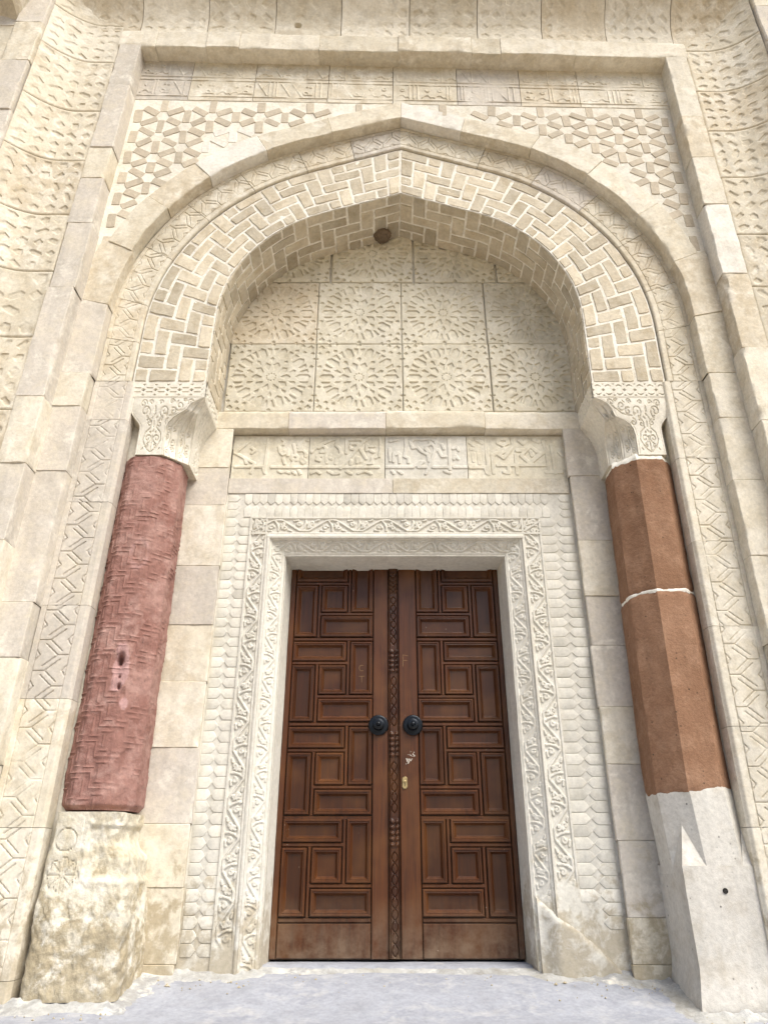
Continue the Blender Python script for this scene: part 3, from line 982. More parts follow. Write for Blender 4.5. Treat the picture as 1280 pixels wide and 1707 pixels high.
# outer vine band: verticals and lintel
for side in (-1, 1):
    xo0, xo1 = (0.822, 0.936) if side < 0 else (0.806, 0.930)
    wear = (lambda U, V2: sm((0.42 - U) / 0.08)) if side > 0 else (lambda U, V2: sm((0.16 - U) / 0.1))
    band('vine_band', 2.465 + 0.04, xo1 - xo0, 0.300, 0.0125, 70 + side,
         lambda U, V2, H_, sd_=side, a=xo0: np.stack([sd_ * (a + V2), YS - 0.016 - H_, U], -1), M['jamb'], x0=-0.04, wear=wear)
    wear2 = (lambda U, V2: sm((0.34 - U) / 0.08)) if side > 0 else None
    # splayed inner vine band
    xi = JX0[side] + 0.004
    wI = 0.098

    def fin(U, V2, H_, sd_=side, xi=xi):
        q = V2 / 0.098
        x = xi + q * (JX1 - xi - 0.0); y = -0.215 - 0.058 * q
        return np.stack([sd_ * (x + 0.5 * H_ * -0.5), y - 0.86 * H_, U], -1)
    band('vine_band', TOPB + 0.09 + 0.04, wI, 0.262, 0.0100, 80 + side, fin, M['jamb'], depth=0.0072, x0=-0.04, wear=wear2)
    # plain fillet between the two vine bands
    u = arange(-0.04, 2.345, 0.03); v = np.linspace(0, 1, 7)
    fw0, fw1 = JX1 + 0.001, xo0 - 0.001
    H = 0.004 * np.sin(math.pi * v)[:, None] + 0.0015 * fbm(u[None, :], v[:, None], side, 9, 91)
    relief('fillet', u, v, H, lambda U, V2, H_, sd_=side, a=fw0, b=fw1: np.stack([sd_ * (a + (b - a) * V2), YS - 0.016 - H_, U], -1), M['jamb'], sur, 0.03)
    # jamb reveal
    u = arange(-0.02, TOPB + 0.02, 0.04); v = np.linspace(0, 1, 8)
    H = 0.002 * fbm(u[None, :], v[:, None], side, 7, 92)
    relief('jamb_reveal', u, v, H, lambda U, V2, H_, sd_=side, a=JX0[side]: np.stack([sd_ * (a - 0.022 * V2 - H_ + 0.0), -0.214 + 0.25 * V2, U], -1), M['jamb'], sur, 0.02)
# lintel
u0 = -0.935
band('vine_band', 1.866, 0.122, 0.345, 0.0125, 75, lambda U, V2, H_: np.stack([u0 + U, YS - 0.017 - H_, 2.349 + V2], -1), M['jamb'])
u = arange(-0.82, 0.81, 0.03); v = np.linspace(0, 1, 7)
relief('fillet', u, v, 0.004 * np.sin(math.pi * v)[:, None] + 0.001 * fbm(u[None, :], v[:, None], 3, 9, 93),
       lambda U, V2, H_: np.stack([U, YS - 0.0165 - H_, 2.322 + 0.026 * V2], -1), M['jamb'], sur, 0.02)
band('vine_band', 1.59, 0.098, 0.298, 0.0100, 77,
     lambda U, V2, H_: np.stack([-0.80 + U, -0.215 - 0.057 * (V2 / 0.098) - 0.86 * H_, TOPB + 0.003 + 0.092 * (V2 / 0.098) - 0.3 * H_], -1), M['jamb'], depth=0.0072)
u = arange(-0.72, 0.71, 0.04); v = np.linspace(0, 1, 8)
relief('lintel_soffit', u, v, 0.002 * fbm(u[None, :], v[:, None], 4, 7, 94), lambda U, V2, H_: np.stack([U, -0.214 + 0.25 * V2, TOPB - 0.004 + H_ - 0.012 * V2], -1), M['jamb'], sur, -0.02)

# plain course under the inscription and the bed that carries the tongues
u = arange(-1.095, 1.14, 0.02); v = arange(2.648, 2.756, 0.02)
for (a, b, mt) in ((-1.10, -0.02, 'grey'), (-0.015, 1.145, 'cream')):
    u = arange(a, b, 0.02)
    relief('plain_course', u, v, 0.002 * fbm(u[None, :], v[:, None], 1, 8, 95), lambda U, V2, H_: np.stack([U, YS - 0.012 - H_, V2], -1), M[mt], sur, 0.02)
V, F = boxes([(-1.12, -0.80, YS - 0.003, 0.10, -0.1, 2.66), (0.79, 1.16, YS - 0.003, 0.10, -0.1, 2.66), (-1.12, 1.16, YS - 0.002, 0.10, 2.34, 2.76), (-1.1, -0.70, -0.19, 0.1, -0.1, 2.4),
              (0.70, 1.1, -0.19, 0.1, -0.1, 2.4), (-0.8, 0.8, -0.19, 0.1, 2.236, 2.35)])
obj('backing', V, F, M['jamb'], sur, smooth=False)


def tongue_mesh(L, w):
    # pointed tongue: flat end at x=0, point at x=L, rounded top
    o = np.array([(0, -w / 2), (L * .70, -w / 2), (L * .86, -w * .30), (L, 0), (L * .86, w * .30), (L * .70, w / 2), (0, w / 2)])
    c = np.array([L * .45, 0])
    i1 = c + (o - c) * np.array([.98, .95]); i2 = c + (o - c) * np.array([.96, .90])
    V = [(x, y, -0.02) for x, y in o] + [(x, y, 0.0060) for x, y in o] + [(x, y, 0.0075) for x, y in i1] + [(x, y, 0.0080) for x, y in i2]
    n = 7; F = []
    for l in range(3):
        for i in range(n):
            F.append((l * n + i, l * n + (i + 1) % n, (l + 1) * n + (i + 1) % n, (l + 1) * n + i))
    F.append(tuple(range(3 * n, 4 * n)))
    return np.array(V), F


def tongue(meshes, x, z, ang, jitter=True):
    me = RNG.choice(meshes)
    o = new_obj('tongue', me, M['jamb'], sur, (x, YS + 0.001 + RNG.uniform(-.0012, .0012), z), smooth=True)
    # local x -> direction in the wall plane, local z -> depth
    o.rotation_euler = Matrix(((math.cos(ang), -math.sin(ang), 0), (0, 0, -1), (math.sin(ang), math.cos(ang), 0))).to_euler()
    return o


def tset(L, w, nvar=3):
    ms = []
    for q in range(nvar):
        V, F = tongue_mesh(L, w)
        V[:, :2] += np.array([[RNG.uniform(-.0012, .0012), RNG.uniform(-.0012, .0012)] for _ in V])
        me = mk_mesh('tongue', V, F); me.materials.append(M['jamb']); ms.append(me)
    return ms


for side in (-1, 1):
    a = 0.938 if side < 0 else 0.932
    b = 1.090 if side < 0 else 1.138
    L = (b - a) / 2 - 0.002
    ms = tset(L, 0.0575)
    nz = int((2.463 - 0.03) / 0.0605)
    for r_ in range(nz):
        z = 2.463 - 0.0605 * (r_ + 0.5)
        for inner in (0, 1):
            if side > 0:
                lim = 0.30 if inner else 0.18
                if z < lim: continue
            # outer flat end against the plain frame, inner flat end against the vine band; points meet
            if inner: tongue(ms, side * a, z, 0 if side > 0 else math.pi)
            else: tongue(ms, side * b, z, math.pi if side > 0 else 0)
ms = tset(0.083, 0.0495)
nx = 40
for i in range(nx):
    x = -0.985 + (i + 0.5) * (1.985 / nx)
    tongue(ms, x, 2.646, -math.pi / 2); tongue(ms, x, 2.474, math.pi / 2)
# corners of the tongue border
for side in (-1, 1):
    b = 1.090 if side < 0 else 1.138
    ms = tset(0.075, 0.05)
    for q in range(3):
        tongue(ms, side * b, 2.50 + q * 0.055, math.pi if side > 0 else 0)

# smooth plaster repair at the foot of the right jamb
u = arange(0.0, 0.42, 0.009); v = arange(0.0, 0.46, 0.009)
U, V_ = np.meshgrid(u, v)
edge = 0.36 - U * 0.80 + 0.03 * fbm(U, V_, 2, 9, 101)
H = np.where(V_ < edge, 0.022, -0.03 + 0.0 * U)
H = 0.008 * sm((edge - V_) / 0.05) - 0.028 * (1 - sm((edge - V_) / 0.02)) + 0.004 * fbm(U, V_, 5, 12, 102)
relief('plaster_repair', u, v, H, lambda U_, V2, H_: np.stack([0.712 + U_, -0.236 - 0.05 * sm(U_ / 0.1) - H_, V2 - 0.05], -1), M['jamb'], sur, 0.06)


# ------------------------------------------------------------------ wooden doors
def frustum_panel(x0, x1, z0, z1):
    """moulded panel: raised bead, cove down to a sunk field"""
    lay = [(0.0, 0.020), (0.0, -0.006), (0.004, -0.0105), (0.011, -0.0105), (0.014, -0.005), (0.019, -0.006), (0.032, 0.013), (0.0365, 0.014)]
    V, F = [], []
    for (i, y) in lay:
        V += [(x0 + i, y, z0 + i), (x1 - i, y, z0 + i), (x1 - i, y, z1 - i), (x0 + i, y, z1 - i)]
    for l in range(len(lay) - 1):
        for e in range(4):
            F.append((l * 4 + e, l * 4 + (e + 1) % 4, (l + 1) * 4 + (e + 1) % 4, (l + 1) * 4 + e))
    i, y = lay[-1]
    fieldV = [(x0 + i - .001, 0.0130, z0 + i - .001), (x1 - i + .001, 0.0130, z0 + i - .001), (x1 - i + .001, 0.0130, z1 - i + .001), (x0 + i - .001, 0.0130, z1 - i + .001)]
    return V, F, fieldV, [(0, 1, 2, 3)]


leafs = {}
for side in (-1, 1):
    nm = 'left' if side < 0 else 'right'
    lab = ('dark brown panelled wooden door leaf without the carved strip, knob beside the meeting edge' if side < 0
           else 'dark brown panelled wooden door leaf carrying the carved centre strip and brass lock')
    lf = thing('wooden_door', lab, 'door', (-0.66 if side < 0 else 0.65, 0, 0), 'door leaves')
    leafs[side] = lf
    if side < 0: xa, xb, px0, px1 = -0.685, -0.048, -0.648, -0.146
    else: xa, xb, px0, px1 = 0.008, 0.675, 0.134, 0.640
    V, F = boxes([(xa, xb, 0.018, 0.07, 0.006, 2.30)])
    obj('door_board', V, F, M['wood_dark'], lf, smooth=False)

    def bar(name, x0, x1, z0, z1, y=-0.004, mt='wood'):
        b = 0.004
        V = [(x0, 0.02, z0), (x1, 0.02, z0), (x1, 0.02, z1), (x0, 0.02, z1), (x0, y + b, z0), (x1, y + b, z0), (x1, y + b, z1), (x0, y + b, z1),
             (x0 + b, y, z0 + b), (x1 - b, y, z0 + b), (x1 - b, y, z1 - b), (x0 + b, y, z1 - b)]
        F = []
        for l in range(2):
            for e in range(4): F.append((l * 4 + e, l * 4 + (e + 1) % 4, (l + 1) * 4 + (e + 1) % 4, (l + 1) * 4 + e))
        F.append((8, 9, 10, 11))
        return obj(name, V, F, M[mt], lf, smooth=False)
    if side < 0:
        bar('stile', xa, px0 - 0.004, 0.008, 2.29); bar('stile', px1 + 0.004, xb, 0.008, 2.29, -0.006)
    else:
        bar('stile', px1 + 0.004, xb, 0.008, 2.29); bar('stile', xa + 0.01, px0 - 0.004, 0.008, 2.29, -0.006)
    bar('bottom_rail', px0, px1, 0.010, 0.172, -0.002)
    Wp = px1 - px0
    for mi in range(4):
        zt = 0.700 + mi * 0.5205            # top of module
        zt = [0.700, 1.209, 1.734, 2.262][mi]; zb = [0.181, 0.690, 1.209, 1.734][mi]
        Hm = zt - zb
        for (a0, a1, b0, b1) in ((0, .67, .02, .25), (.72, 1, .02, .645), (0, .285, .305, .955), (.335, .67, .305, .645), (.335, 1, .70, .955)):
            f0, f1 = (a0, a1) if side < 0 else (1 - a1, 1 - a0)
            x0, x1 = px0 + f0 * Wp, px0 + f1 * Wp
            z1, z0 = zt - b0 * Hm, zt - b1 * Hm
            V, F, fv, ff = frustum_panel(x0 + .002, x1 - .002, z0, z1)
            pn = obj('panel', V, F, M['wood'], lf, smooth=False)
            fo = obj('panel_field', fv, ff, M['wood_field'], pn, smooth=False)
        for (a0, a1, b) in ((0, .695, .277), (.31, 1, .672), (0, 1, .988)):
            f0, f1 = (a0, a1) if side < 0 else (1 - a1, 1 - a0)
            bar('rail', px0 + f0 * Wp, px0 + f1 * Wp, zt - b * Hm - 0.010, zt - b * Hm + 0.010, -0.003)
        for (a, b0, b1) in ((.695, 0.0, .66), (.31, .29, .97)):
            f = a if side < 0 else 1 - a
            bar('muntin', px0 + f * Wp - 0.009, px0 + f * Wp + 0.009, zt - b1 * Hm, zt - b0 * Hm, -0.0025)

# carved meeting strip on the right leaf
u = arange(0, 0.060, 0.0018); v = arange(0.012, 2.25, 0.003)
cv = Cv(u, v)
U, V_ = np.meshgrid(u, v)
H = np.zeros_like(U)
leafz = [0.62, 1.10, 1.60, 2.12]
for z in leafz:
    for q in range(5):
        for s_ in (-1, 1):
            zz = z - 0.075 + q * 0.030
            dx = (U - (0.030 + s_ * 0.014)) / 0.015; dz = (V_ - zz - 0.010 + abs(1) * 0.0) / 0.017
            rot = 0.6 * s_
            a_ = dx * math.cos(rot) + dz * math.sin(rot); b_ = -dx * math.sin(rot) + dz * math.cos(rot)
            H = np.maximum(H, 0.012 * sm(1.15 - np.hypot(a_ * 0.9, b_ * 1.3)))
bounds = [0.02] + sum([[z - 0.10, z + 0.10] for z in leafz], []) + [2.25]
for i in range(0, len(bounds), 2):
    z = bounds[i]
    n = max(1, int(round((bounds[i + 1] - z) / 0.058)))
    st_ = (bounds[i + 1] - z) / n
    for q in range(n):
        pts = [(0.030 + 0.0165 * math.sin(math.pi * t), z + (q + t) * st_) for t in np.linspace(0, 1, 9)]
        cv.line(pts); cv.line([(0.060 - p[0], p[1]) for p in pts])
cv.line([(0.006, 0), (0.006, 2.3)]); cv.line([(0.054, 0), (0.054, 2.3)])
H = H - 0.006 * cv.strap(0.004, 0.003)
relief('carved_strip', u, v, H, lambda U_, V2, H_: np.stack([-0.046 + U_, -0.020 - H_, V2], -1), M['wood_dark'], leafs[1], 0.03)


def lathe(name, prof, center, mat, parent, n=36):
    prof = np.array(prof); a = np.linspace(0, 2 * math.pi, n + 1)
    P = np.stack([np.stack([center[0] + r * np.cos(a), np.full_like(a, center[1] - d), center[2] + r * np.sin(a)], -1) for r, d in prof])
    return grid_obj(name, P, mat, parent)


kp = [(0.052, 0.0), (0.058, 0.004), (0.060, 0.012), (0.056, 0.018), (0.050, 0.020), (0.040, 0.018), (0.034, 0.020), (0.030, 0.030), (0.026, 0.042), (0.030, 0.050),
      (0.0305, 0.055), (0.022, 0.058), (0.014, 0.058), (0.011, 0.064), (0.010, 0.071), (0.005, 0.075), (0.0005, 0.076)]
kp = [(r * 1.0, d) for r, d in kp]
for side, x in ((-1, -0.108), (1, 0.098)):
    lathe('door_knob', kp, (x, -0.006, 1.208), M['iron'], leafs[side])
# lock plate
a = np.linspace(0, 2 * math.pi, 41)[:-1]
sx2 = 0.0165 * np.cos(a); sz2 = 0.0165 * np.sin(a) + np.where(np.sin(a) >= 0, 0.018, -0.018)
V = [(0.046 + x, -0.006, 0.884 + z) for x, z in zip(sx2, sz2)] + [(0.046 + x, -0.011, 0.884 + z) for x, z in zip(sx2, sz2)] + [(0.046 + x * .85, -0.0135, 0.884 + z * .93) for x, z in zip(sx2, sz2)]
F = [(l * 40 + i, l * 40 + (i + 1) % 40, (l + 1) * 40 + (i + 1) % 40, (l + 1) * 40 + i) for l in range(2) for i in range(40)] + [tuple(range(80, 120))]
lp = obj('lock_plate', V, F, M['brass'], leafs[1], smooth=False)
lathe('lock_cylinder', [(0.0075, 0.0), (0.0075, 0.004), (0.006, 0.005), (0.0005, 0.005)], (0.046, -0.0135, 0.890), M['brass'], lp, 18)
V, F = boxes([(0.0445, 0.0475, -0.0150, -0.0120, 0.866, 0.882)])
obj('key_slot', V, F, M['dark'], lp, smooth=False)


def scratch(paths, y, parent, w=0.0022):
    V, F = [], []
    for pts in paths:
        for (x0, z0), (x1, z1) in zip(pts[:-1], pts[1:]):
            dx, dz = x1 - x0, z1 - z0; l = math.hypot(dx, dz) + 1e-9
            nx, nz = -dz / l * w / 2, dx / l * w / 2
            kk = len(V)
            V += [(x0 + nx, y, z0 + nz), (x1 + nx, y, z1 + nz), (x1 - nx, y, z1 - nz), (x0 - nx, y, z0 - nz)]
            F.append((kk, kk + 1, kk + 2, kk + 3))
    return obj('scratched_letters', V, F, M['scratch'], parent, smooth=False)


cpts = [(-0.214 + 0.016 * math.cos(rad(t)), 1.560 + 0.018 * math.sin(rad(t))) for t in range(60, 301, 30)]
scratch([cpts, [(-0.232, 1.508), (-0.196, 1.509)], [(-0.214, 1.508), (-0.213, 1.470)]], 0.0122, leafs[-1])
scratch([[(0.044, 1.64), (0.075, 1.632)], [(0.046, 1.640), (0.043, 1.565)], [(0.044, 1.605), (0.070, 1.603)]], -0.0066, leafs[1])
# paint drips below the right knob
pd = random.Random(4)
V, F = [], []
for q in range(22):
    t = pd.random(); x = 0.062 + 0.035 * t + pd.gauss(0, 0.009); z = 0.99 + 0.085 * t + pd.gauss(0, 0.010)
    w, h = pd.uniform(.001, .0035), pd.uniform(.002, .008); kk = len(V)
    V += [(x - w, -0.0066, z), (x, -0.0068, z - h), (x + w, -0.0066, z), (x, -0.0068, z + h)]; F.append((kk, kk + 1, kk + 2, kk + 3))
obj('paint_splash', V, F, M['plaster'], leafs[1], smooth=False)

# threshold
u = arange(-0.715, 0.705, 0.02); v = np.linspace(0, 1, 14)
H = 0.004 * fbm(u[None, :], v[:, None], 1, 6, 111)
thr = relief('threshold', u, v, H, lambda U, V2, H_: np.stack([U, 0.08 - 0.28 * V2, -0.004 + H_ - 0.03 * sm((V2 - .6) / .4)], -1), M['ground'], None, 0.10)
tag(thr, 'worn pale cement threshold directly below the wooden doors', 'threshold', kind='thing')

# ------------------------------------------------------------------ columns
# rose column with fret carving
u = arange(0, 2 * math.pi, 0.027); v = arange(0.700, 2.722, 0.0052)
RC = 0.203
arc = u * RC
cv = Cv(arc, v)
ph = 0.150
for j in range(-1, 18):
    for i in range(-1, 10):
        x = i * 0.128; z = 0.68 + j * ph + (ph / 2 if i % 2 else 0)
        L = lambda *p: cv.line([(x + a_ * 0.128, z + b_ * ph) for a_, b_ in p], r=0.015)
        L((.02, .78), (.44, .78), (.44, .28), (.90, .28)); L((.10, .95), (.48, .95)); L((.60, .48), (.92, .48)); L((.70, .62), (.70, .98)); L((.18, .10), (.18, .58)); L((.60, .10), (.98, .10))
A = cv.strap(0.0075, 0.004)
AU, VV = np.meshgrid(u, v)
# photograph's carving is crisp on the outer flank and worn away on the inner one
ang = AU - math.pi / 2 * 3
wear = sm(0.80 - 0.45 * np.sin(AU - math.pi * 1.5) * 1.0 + 1.2 * fbm(np.cos(AU) * .2, np.sin(AU) * .2, VV, 6, 121))
H = 0.0044 * A * wear + 0.006 * fbm(np.cos(AU) * .2, np.sin(AU) * .2, VV, 7, 122) + 0.0045 * fbm(np.cos(AU) * .2, np.sin(AU) * .2, VV, 30, 123)
for (aa, zz, ra, rz, dp) in ((4.95, 1.42, .16, .075, -.016), (4.95, 1.445, .10, .038, -.065), (5.02, 1.30, .05, .02, -.035), (5.0, 1.35, .03, .012, -.02), (4.98, 2.06, .26, .10, -.010), (5.15, 1.25, .06, .05, -.012), (5.5, 0.92, .2, .1, -.012)):
    q = np.hypot((AU - aa) / ra, (VV - zz) / rz)
    H = H + dp * sm(1.25 - q)
H = H + RC * 0.75 * (math.cos(rad(22.5)) / np.cos((AU + math.pi / 8 - math.pi / 2 * 3) % (math.pi / 4) - math.pi / 8) - 0.96)
tpr = 1 - 0.025 * sm((VV - 2.2) / .5) + 0.012 * (1 - sm((VV - .7) / .5))
Rr = RC * tpr + H
ends = sm((VV - 0.700) / 0.03) * sm((2.722 - VV) / 0.02)
Rr = Rr - 0.02 * (1 - ends)
colx = -1.530
P = np.stack([colx + Rr * np.cos(AU), -0.46 + Rr * np.sin(AU), VV + 0 * AU], -1)
cap0 = P[:1].copy(); cap0[..., 0] = colx; cap0[..., 1] = -0.46
cap1 = P[-1:].copy(); cap1[..., 0] = colx; cap1[..., 1] = -0.46
P = np.concatenate([cap0, P, cap1])
colL = grid_obj('stone_column', P, M['rose'])
def add_attr(o, name, arr):
    a_ = o.data.attributes.new(name, 'FLOAT', 'POINT')
    a_.data.foreach_set('value', np.asarray(arr, dtype=np.float32).ravel())


padr = lambda A_: np.concatenate([A_[:1], A_, A_[-1:]])
chipA = np.zeros_like(AU)
for (aa, zz, ra, rz) in ((4.98, 1.40, .20, .13), (5.2, 1.22, .14, .04)):
    q = np.hypot((AU - aa) / ra, (VV - zz) / rz) + 0.7 * fbm(np.cos(AU) * .2, np.sin(AU) * .2, VV, 20, 171)
    chipA = np.maximum(chipA, sm((1.05 - q) / 0.12))
q = np.abs(np.hypot((AU - 4.98) / .24, (VV - 2.06) / .085) - 1.0)
chipA = np.maximum(chipA, 0.45 * sm((0.22 + 0.3 * fbm(np.cos(AU) * .2, np.sin(AU) * .2, VV, 25, 175) - q) / 0.2))
add_attr(colL, 'chip', padr(chipA))
add_attr(colL, 'worn', padr(np.clip((1 - wear) * 1.2 * sm(0.6 + 1.4 * fbm(np.cos(AU) * .2, np.sin(AU) * .2, VV, 9, 173)), 0, 1)))
tag(colL, 'weathered rose-red column carved with worn fret pattern', 'column', 'engaged columns', 'thing')

# octagonal brown column: two drums and a mortar joint
colR = thing('stone_column', 'smooth eight-sided reddish-brown column in two drums with white mortar joint', 'column', (1.52, -0.46, 0.78), 'engaged columns')


def octa(name, z0, z1, r0, r1, x0, x1, mat, seed, wob=0.006, topn=None, dz=0.02, parent=None, botn=None):
    nz = max(3, int((z1 - z0) / dz)); nf = 9
    zs = np.linspace(z0, z1, nz)
    pts = []
    for f in range(8):
        for q in range(nf):
            a0 = rad(-90 - 22.5 + 45 * f); a1 = rad(-90 + 22.5 + 45 * f); t = q / nf
            pts.append((math.cos(a0) * (1 - t) + math.cos(a1) * t, math.sin(a0) * (1 - t) + math.sin(a1) * t))
    pts.append(pts[0]); pts = np.array(pts)
    Z = np.repeat(zs[:, None], len(pts), 1)
    T = (Z - z0) / (z1 - z0)
    R_ = (r0 + (r1 - r0) * T) / math.cos(rad(22.5))
    n = 1 + (wob / r0) * (fbm(pts[None, :, 0], pts[None, :, 1], Z, 5, seed) + 0.5 * fbm(pts[None, :, 0], pts[None, :, 1], Z, 22, seed + 3))
    n = n - 0.03 * (1 - sm((Z - z0) / 0.012) * sm((z1 - Z) / 0.012))
    X = x0 + (x1 - x0) * T + pts[None, :, 0] * R_ * n; Y = -0.46 + pts[None, :, 1] * R_ * n
    if topn is not None: Z = Z + topn(X, Y) * sm((T - .8) / .2)
    if botn is not None: Z = Z + botn(X, Y) * sm((.2 - T) / .2)
    P = np.stack([X, Y, Z], -1)
    c0 = P[:1].copy(); c0[..., 0] = x0; c0[..., 1] = -0.46; c1 = P[-1:].copy(); c1[..., 0] = x1; c1[..., 1] = -0.46
    return grid_obj(name, np.concatenate([c0, P, c1]), mat, parent)


jn = lambda X, Y: 0.012 * fbm(X, Y, 3, 9, 131)
jb = lambda X, Y: 0.022 * fbm(X, Y, 5, 9, 133)
octa('drum', 0.780, 1.832, 0.203, 0.201, 1.508, 1.530, M['tufa'], 5, topn=jn, parent=colR, botn=jb)
octa('mortar_joint', 1.826, 1.850, 0.2015, 0.1995, 1.530, 1.531, M['mortar'], 6, topn=jn, botn=jn, wob=0.012, dz=0.005, parent=colR)
octa('drum', 1.842, 2.690, 0.199, 0.196, 1.531, 1.548, M['tufa'], 7, botn=jn, parent=colR)
octa('mortar_joint', 2.680, 2.728, 0.1965, 0.184, 1.548, 1.549, M['mortar'], 8, wob=0.012, dz=0.006, parent=colR)


# ------------------------------------------------------------------ capitals
def capital(side, xo, xi_, label):
    """xo, xi_: outer and inner edge of the abacus"""
    cp = thing('column_capital', label, 'capital', ((xo + xi_) / 2, -0.46, 2.83), 'column capitals')
    dr = 1.0 if xi_ > xo else -1.0      # direction from outer edge to the doorway
    Wd = abs(xi_ - xo)
    zb, zt, za = 2.715, 3.118, 3.234
    if side > 0:
        tk = np.array([0, .34, .47, .55, .62, .67, .71, .80, .90, .96, 1.0]); xRk = np.array([.240, .236, .244, .262, .300, .346, .356, .366, .392, .425, .462])
    else:
        tk = np.array([0, .33, .50, .58, .67, .75, .80, .84, .90, .96, 1.0]); xRk = np.array([.238, .229, .234, .246, .278, .325, .355, .362, .378, .415, .452])
    xR = lambda t: np.interp(t, tk, xRk)
    xL = lambda t: 0.070 - 0.068 * sm((t - .48) / .30)
    xI = lambda t: np.maximum(Wd - 0.088 * (1 - np.clip((t - .42) / .56, 0, 1) ** 2.0), xR(t) + 0.003)
    fr = lambda t: -0.655 - 0.029 * sm((t - .35) / .6)
    cy = -0.452
    PX = lambda x: xo + dr * x
    # carved pattern in metres
    uu = arange(0, Wd, 0.0026); vv = arange(0, zt - zb, 0.0026)

    def pattern(half_turn):
        cv = Cv(uu, vv)
        c0 = .098
        for s_ in (-1, 1):
            cv.line([(c0, .014), (c0 + s_ * .034, .036), (c0 + s_ * .056, .080), (c0 + s_ * .046, .118), (c0 + s_ * .018, .142), (c0 + s_ * .022, .170), (c0 + s_ * .050, .200)])
            cv.spiral(c0 + s_ * .026, .086, .024, 260 if s_ > 0 else -80, -s_ * 1.2)
            cv.spiral(c0 + s_ * .028, .045, .012, 90, s_ * 1.0)
            cv.spiral(c0 + s_ * .060, .222, .033, 250 if s_ > 0 else -70, -s_ * 1.3)
            cv.circ(c0 + s_ * .016, .118, .003); cv.circ(c0 + s_ * .045, .180, .003)
        cv.spiral(c0 + .085, .168, .020, 90, 1.1); cv.spiral(c0 + .150, .250, .028, 200, 1.2); cv.spiral(c0 + .220, .268, .020, 180, -1.1); cv.spiral(c0 + .290, .278, .014, 180, 1.1)
        cv.line([(c0 + .09, .200), (c0 + .15, .210), (c0 + .20, .245), (c0 + .26, .262), (c0 + .33, .272)])
        for (a_, b_, r_, an, tn) in ((-.030, .165, .017, 90, -1.1), (.034, .160, .017, 90, 1.1), (-.078, .262, .022, 0, 1.2), (.112, .222, .020, 120, -1.1), (.030, .268, .014, 0, 1), (-.030, .268, .014, 180, -1),
                                     (.100, .272, .016, 0, 1.1), (.185, .282, .013, 90, 1.0), (.205, .246, .013, 90, -1.0)):
            cv.spiral(c0 + a_, b_, r_, an, tn)
        for (a_, b_) in ((.0, .205), (.014, .19), (-.014, .19), (.075, .205), (.135, .272), (.255, .277), (-.05, .23), (.052, .03), (-.052, .03), (.0, .125)):
            cv.line([(c0 + a_ - .004, b_ - .004), (c0 + a_ + .004, b_ + .005)])
        cv.line([(c0, .145), (c0, .172)]); cv.line([(c0, .025), (c0, .10)]); cv.line([(c0 - .004, .22), (c0, .25)]); cv.line([(c0 + .004, .22), (c0, .25)])
        return cv.strap(0.005, 0.004)
    uu0, vv0 = uu, vv
    uu, vv = uu - 0.058, vv / 1.375      # pattern is drawn at 0.293 m height and stretched
    A = pattern(0)
    uu, vv = uu0, vv0
    nu, nv = 120, 110
    T, Q = np.meshgrid(np.linspace(0, 1, nv), np.linspace(0, 1, nu), indexing='ij')
    X = xL(T) + (xR(T) - xL(T)) * Q; Z = T * (zt - zb)
    ii = np.clip((X / Wd * (len(uu) - 1)).round().astype(int), 0, len(uu) - 1)
    jj = np.clip((T * (len(vv) - 1)).round().astype(int), 0, len(vv) - 1)
    rim = np.minimum(X - xL(T), xR(T) - X)
    H = -0.0085 * A[jj, ii] * (rim > 0.012) - 0.003 * sm((0.003 - np.abs(rim - 0.010)) / 0.003)
    grid_obj('carved_face', np.stack([PX(X), fr(T) - H, zb + Z], -1), M['capw'], cp)
    # face turned to the doorway, same hourglass outline mirrored across the chamfer
    Yd = (xI(T) - xR(T)) + (0.40 - (xI(T) - xR(T))) * Q
    grid_obj('carved_face', np.stack([PX(xI(T) + 0 * Q - 0.004 * A[jj, ii]), fr(T) + Yd, zb + Z], -1), M['capw'], cp)
    # two hollow niches in the corner, meeting in a rib
    gu = arange(0, .118, .003); gv = arange(0, .293, .003)
    gc = Cv(gu, gv)
    for (z_, s_) in ((.03, 1), (.085, -1), (.14, 1), (.195, -1)):
        gc.spiral(.059 - s_ * .022, z_, .019, 90, s_ * 1.2); gc.spiral(.059 + s_ * .020, z_ + .022, .017, -90, s_ * 1.2)
    gc.line([(.059, .0), (.050, .05), (.068, .11), (.050, .17), (.062, .235)])
    gc.line([(.008, 0), (.008, .29)]); gc.line([(.110, 0), (.110, .29)])
    GA = gc.strap(.006, .003)
    for hv_ in (0, 1):
        T2, G = np.meshgrid(np.linspace(0, 1, 90), np.linspace(0, 1, 40), indexing='ij')
        c = xI(T2) - xR(T2)
        ax, ay, bx_, by_ = xR(T2), 0 * T2, xI(T2), c
        mx_, my_ = (ax + bx_) / 2, (ay + by_) / 2
        x0, y0, x1, y1 = (ax, ay, mx_, my_) if hv_ == 0 else (mx_, my_, bx_, by_)
        hol = (0.17 * c * np.sin(np.pi * G) ** 0.8) * sm(T2 / .25) * sm((1 - T2) / .05)
        ln_ = 0.008 * GA[np.clip((T2 * (len(gv) - 1)).astype(int), 0, len(gv) - 1), np.clip((G * (len(gu) - 1)).astype(int), 0, len(gu) - 1)] * (T2 < .9)
        X3 = x0 + (x1 - x0) * G - (hol + ln_) * 0.707; Y3 = y0 + (y1 - y0) * G + (hol + ln_) * 0.707
        grid_obj('niche', np.stack([PX(X3), fr(T2) + Y3, zb + T2 * (zt - zb)], -1), M['capw'], cp)
    # outer hollow beside the chevron band
    T2, G = np.meshgrid(np.linspace(0, 1, 40), np.linspace(0, 1, 12), indexing='ij')
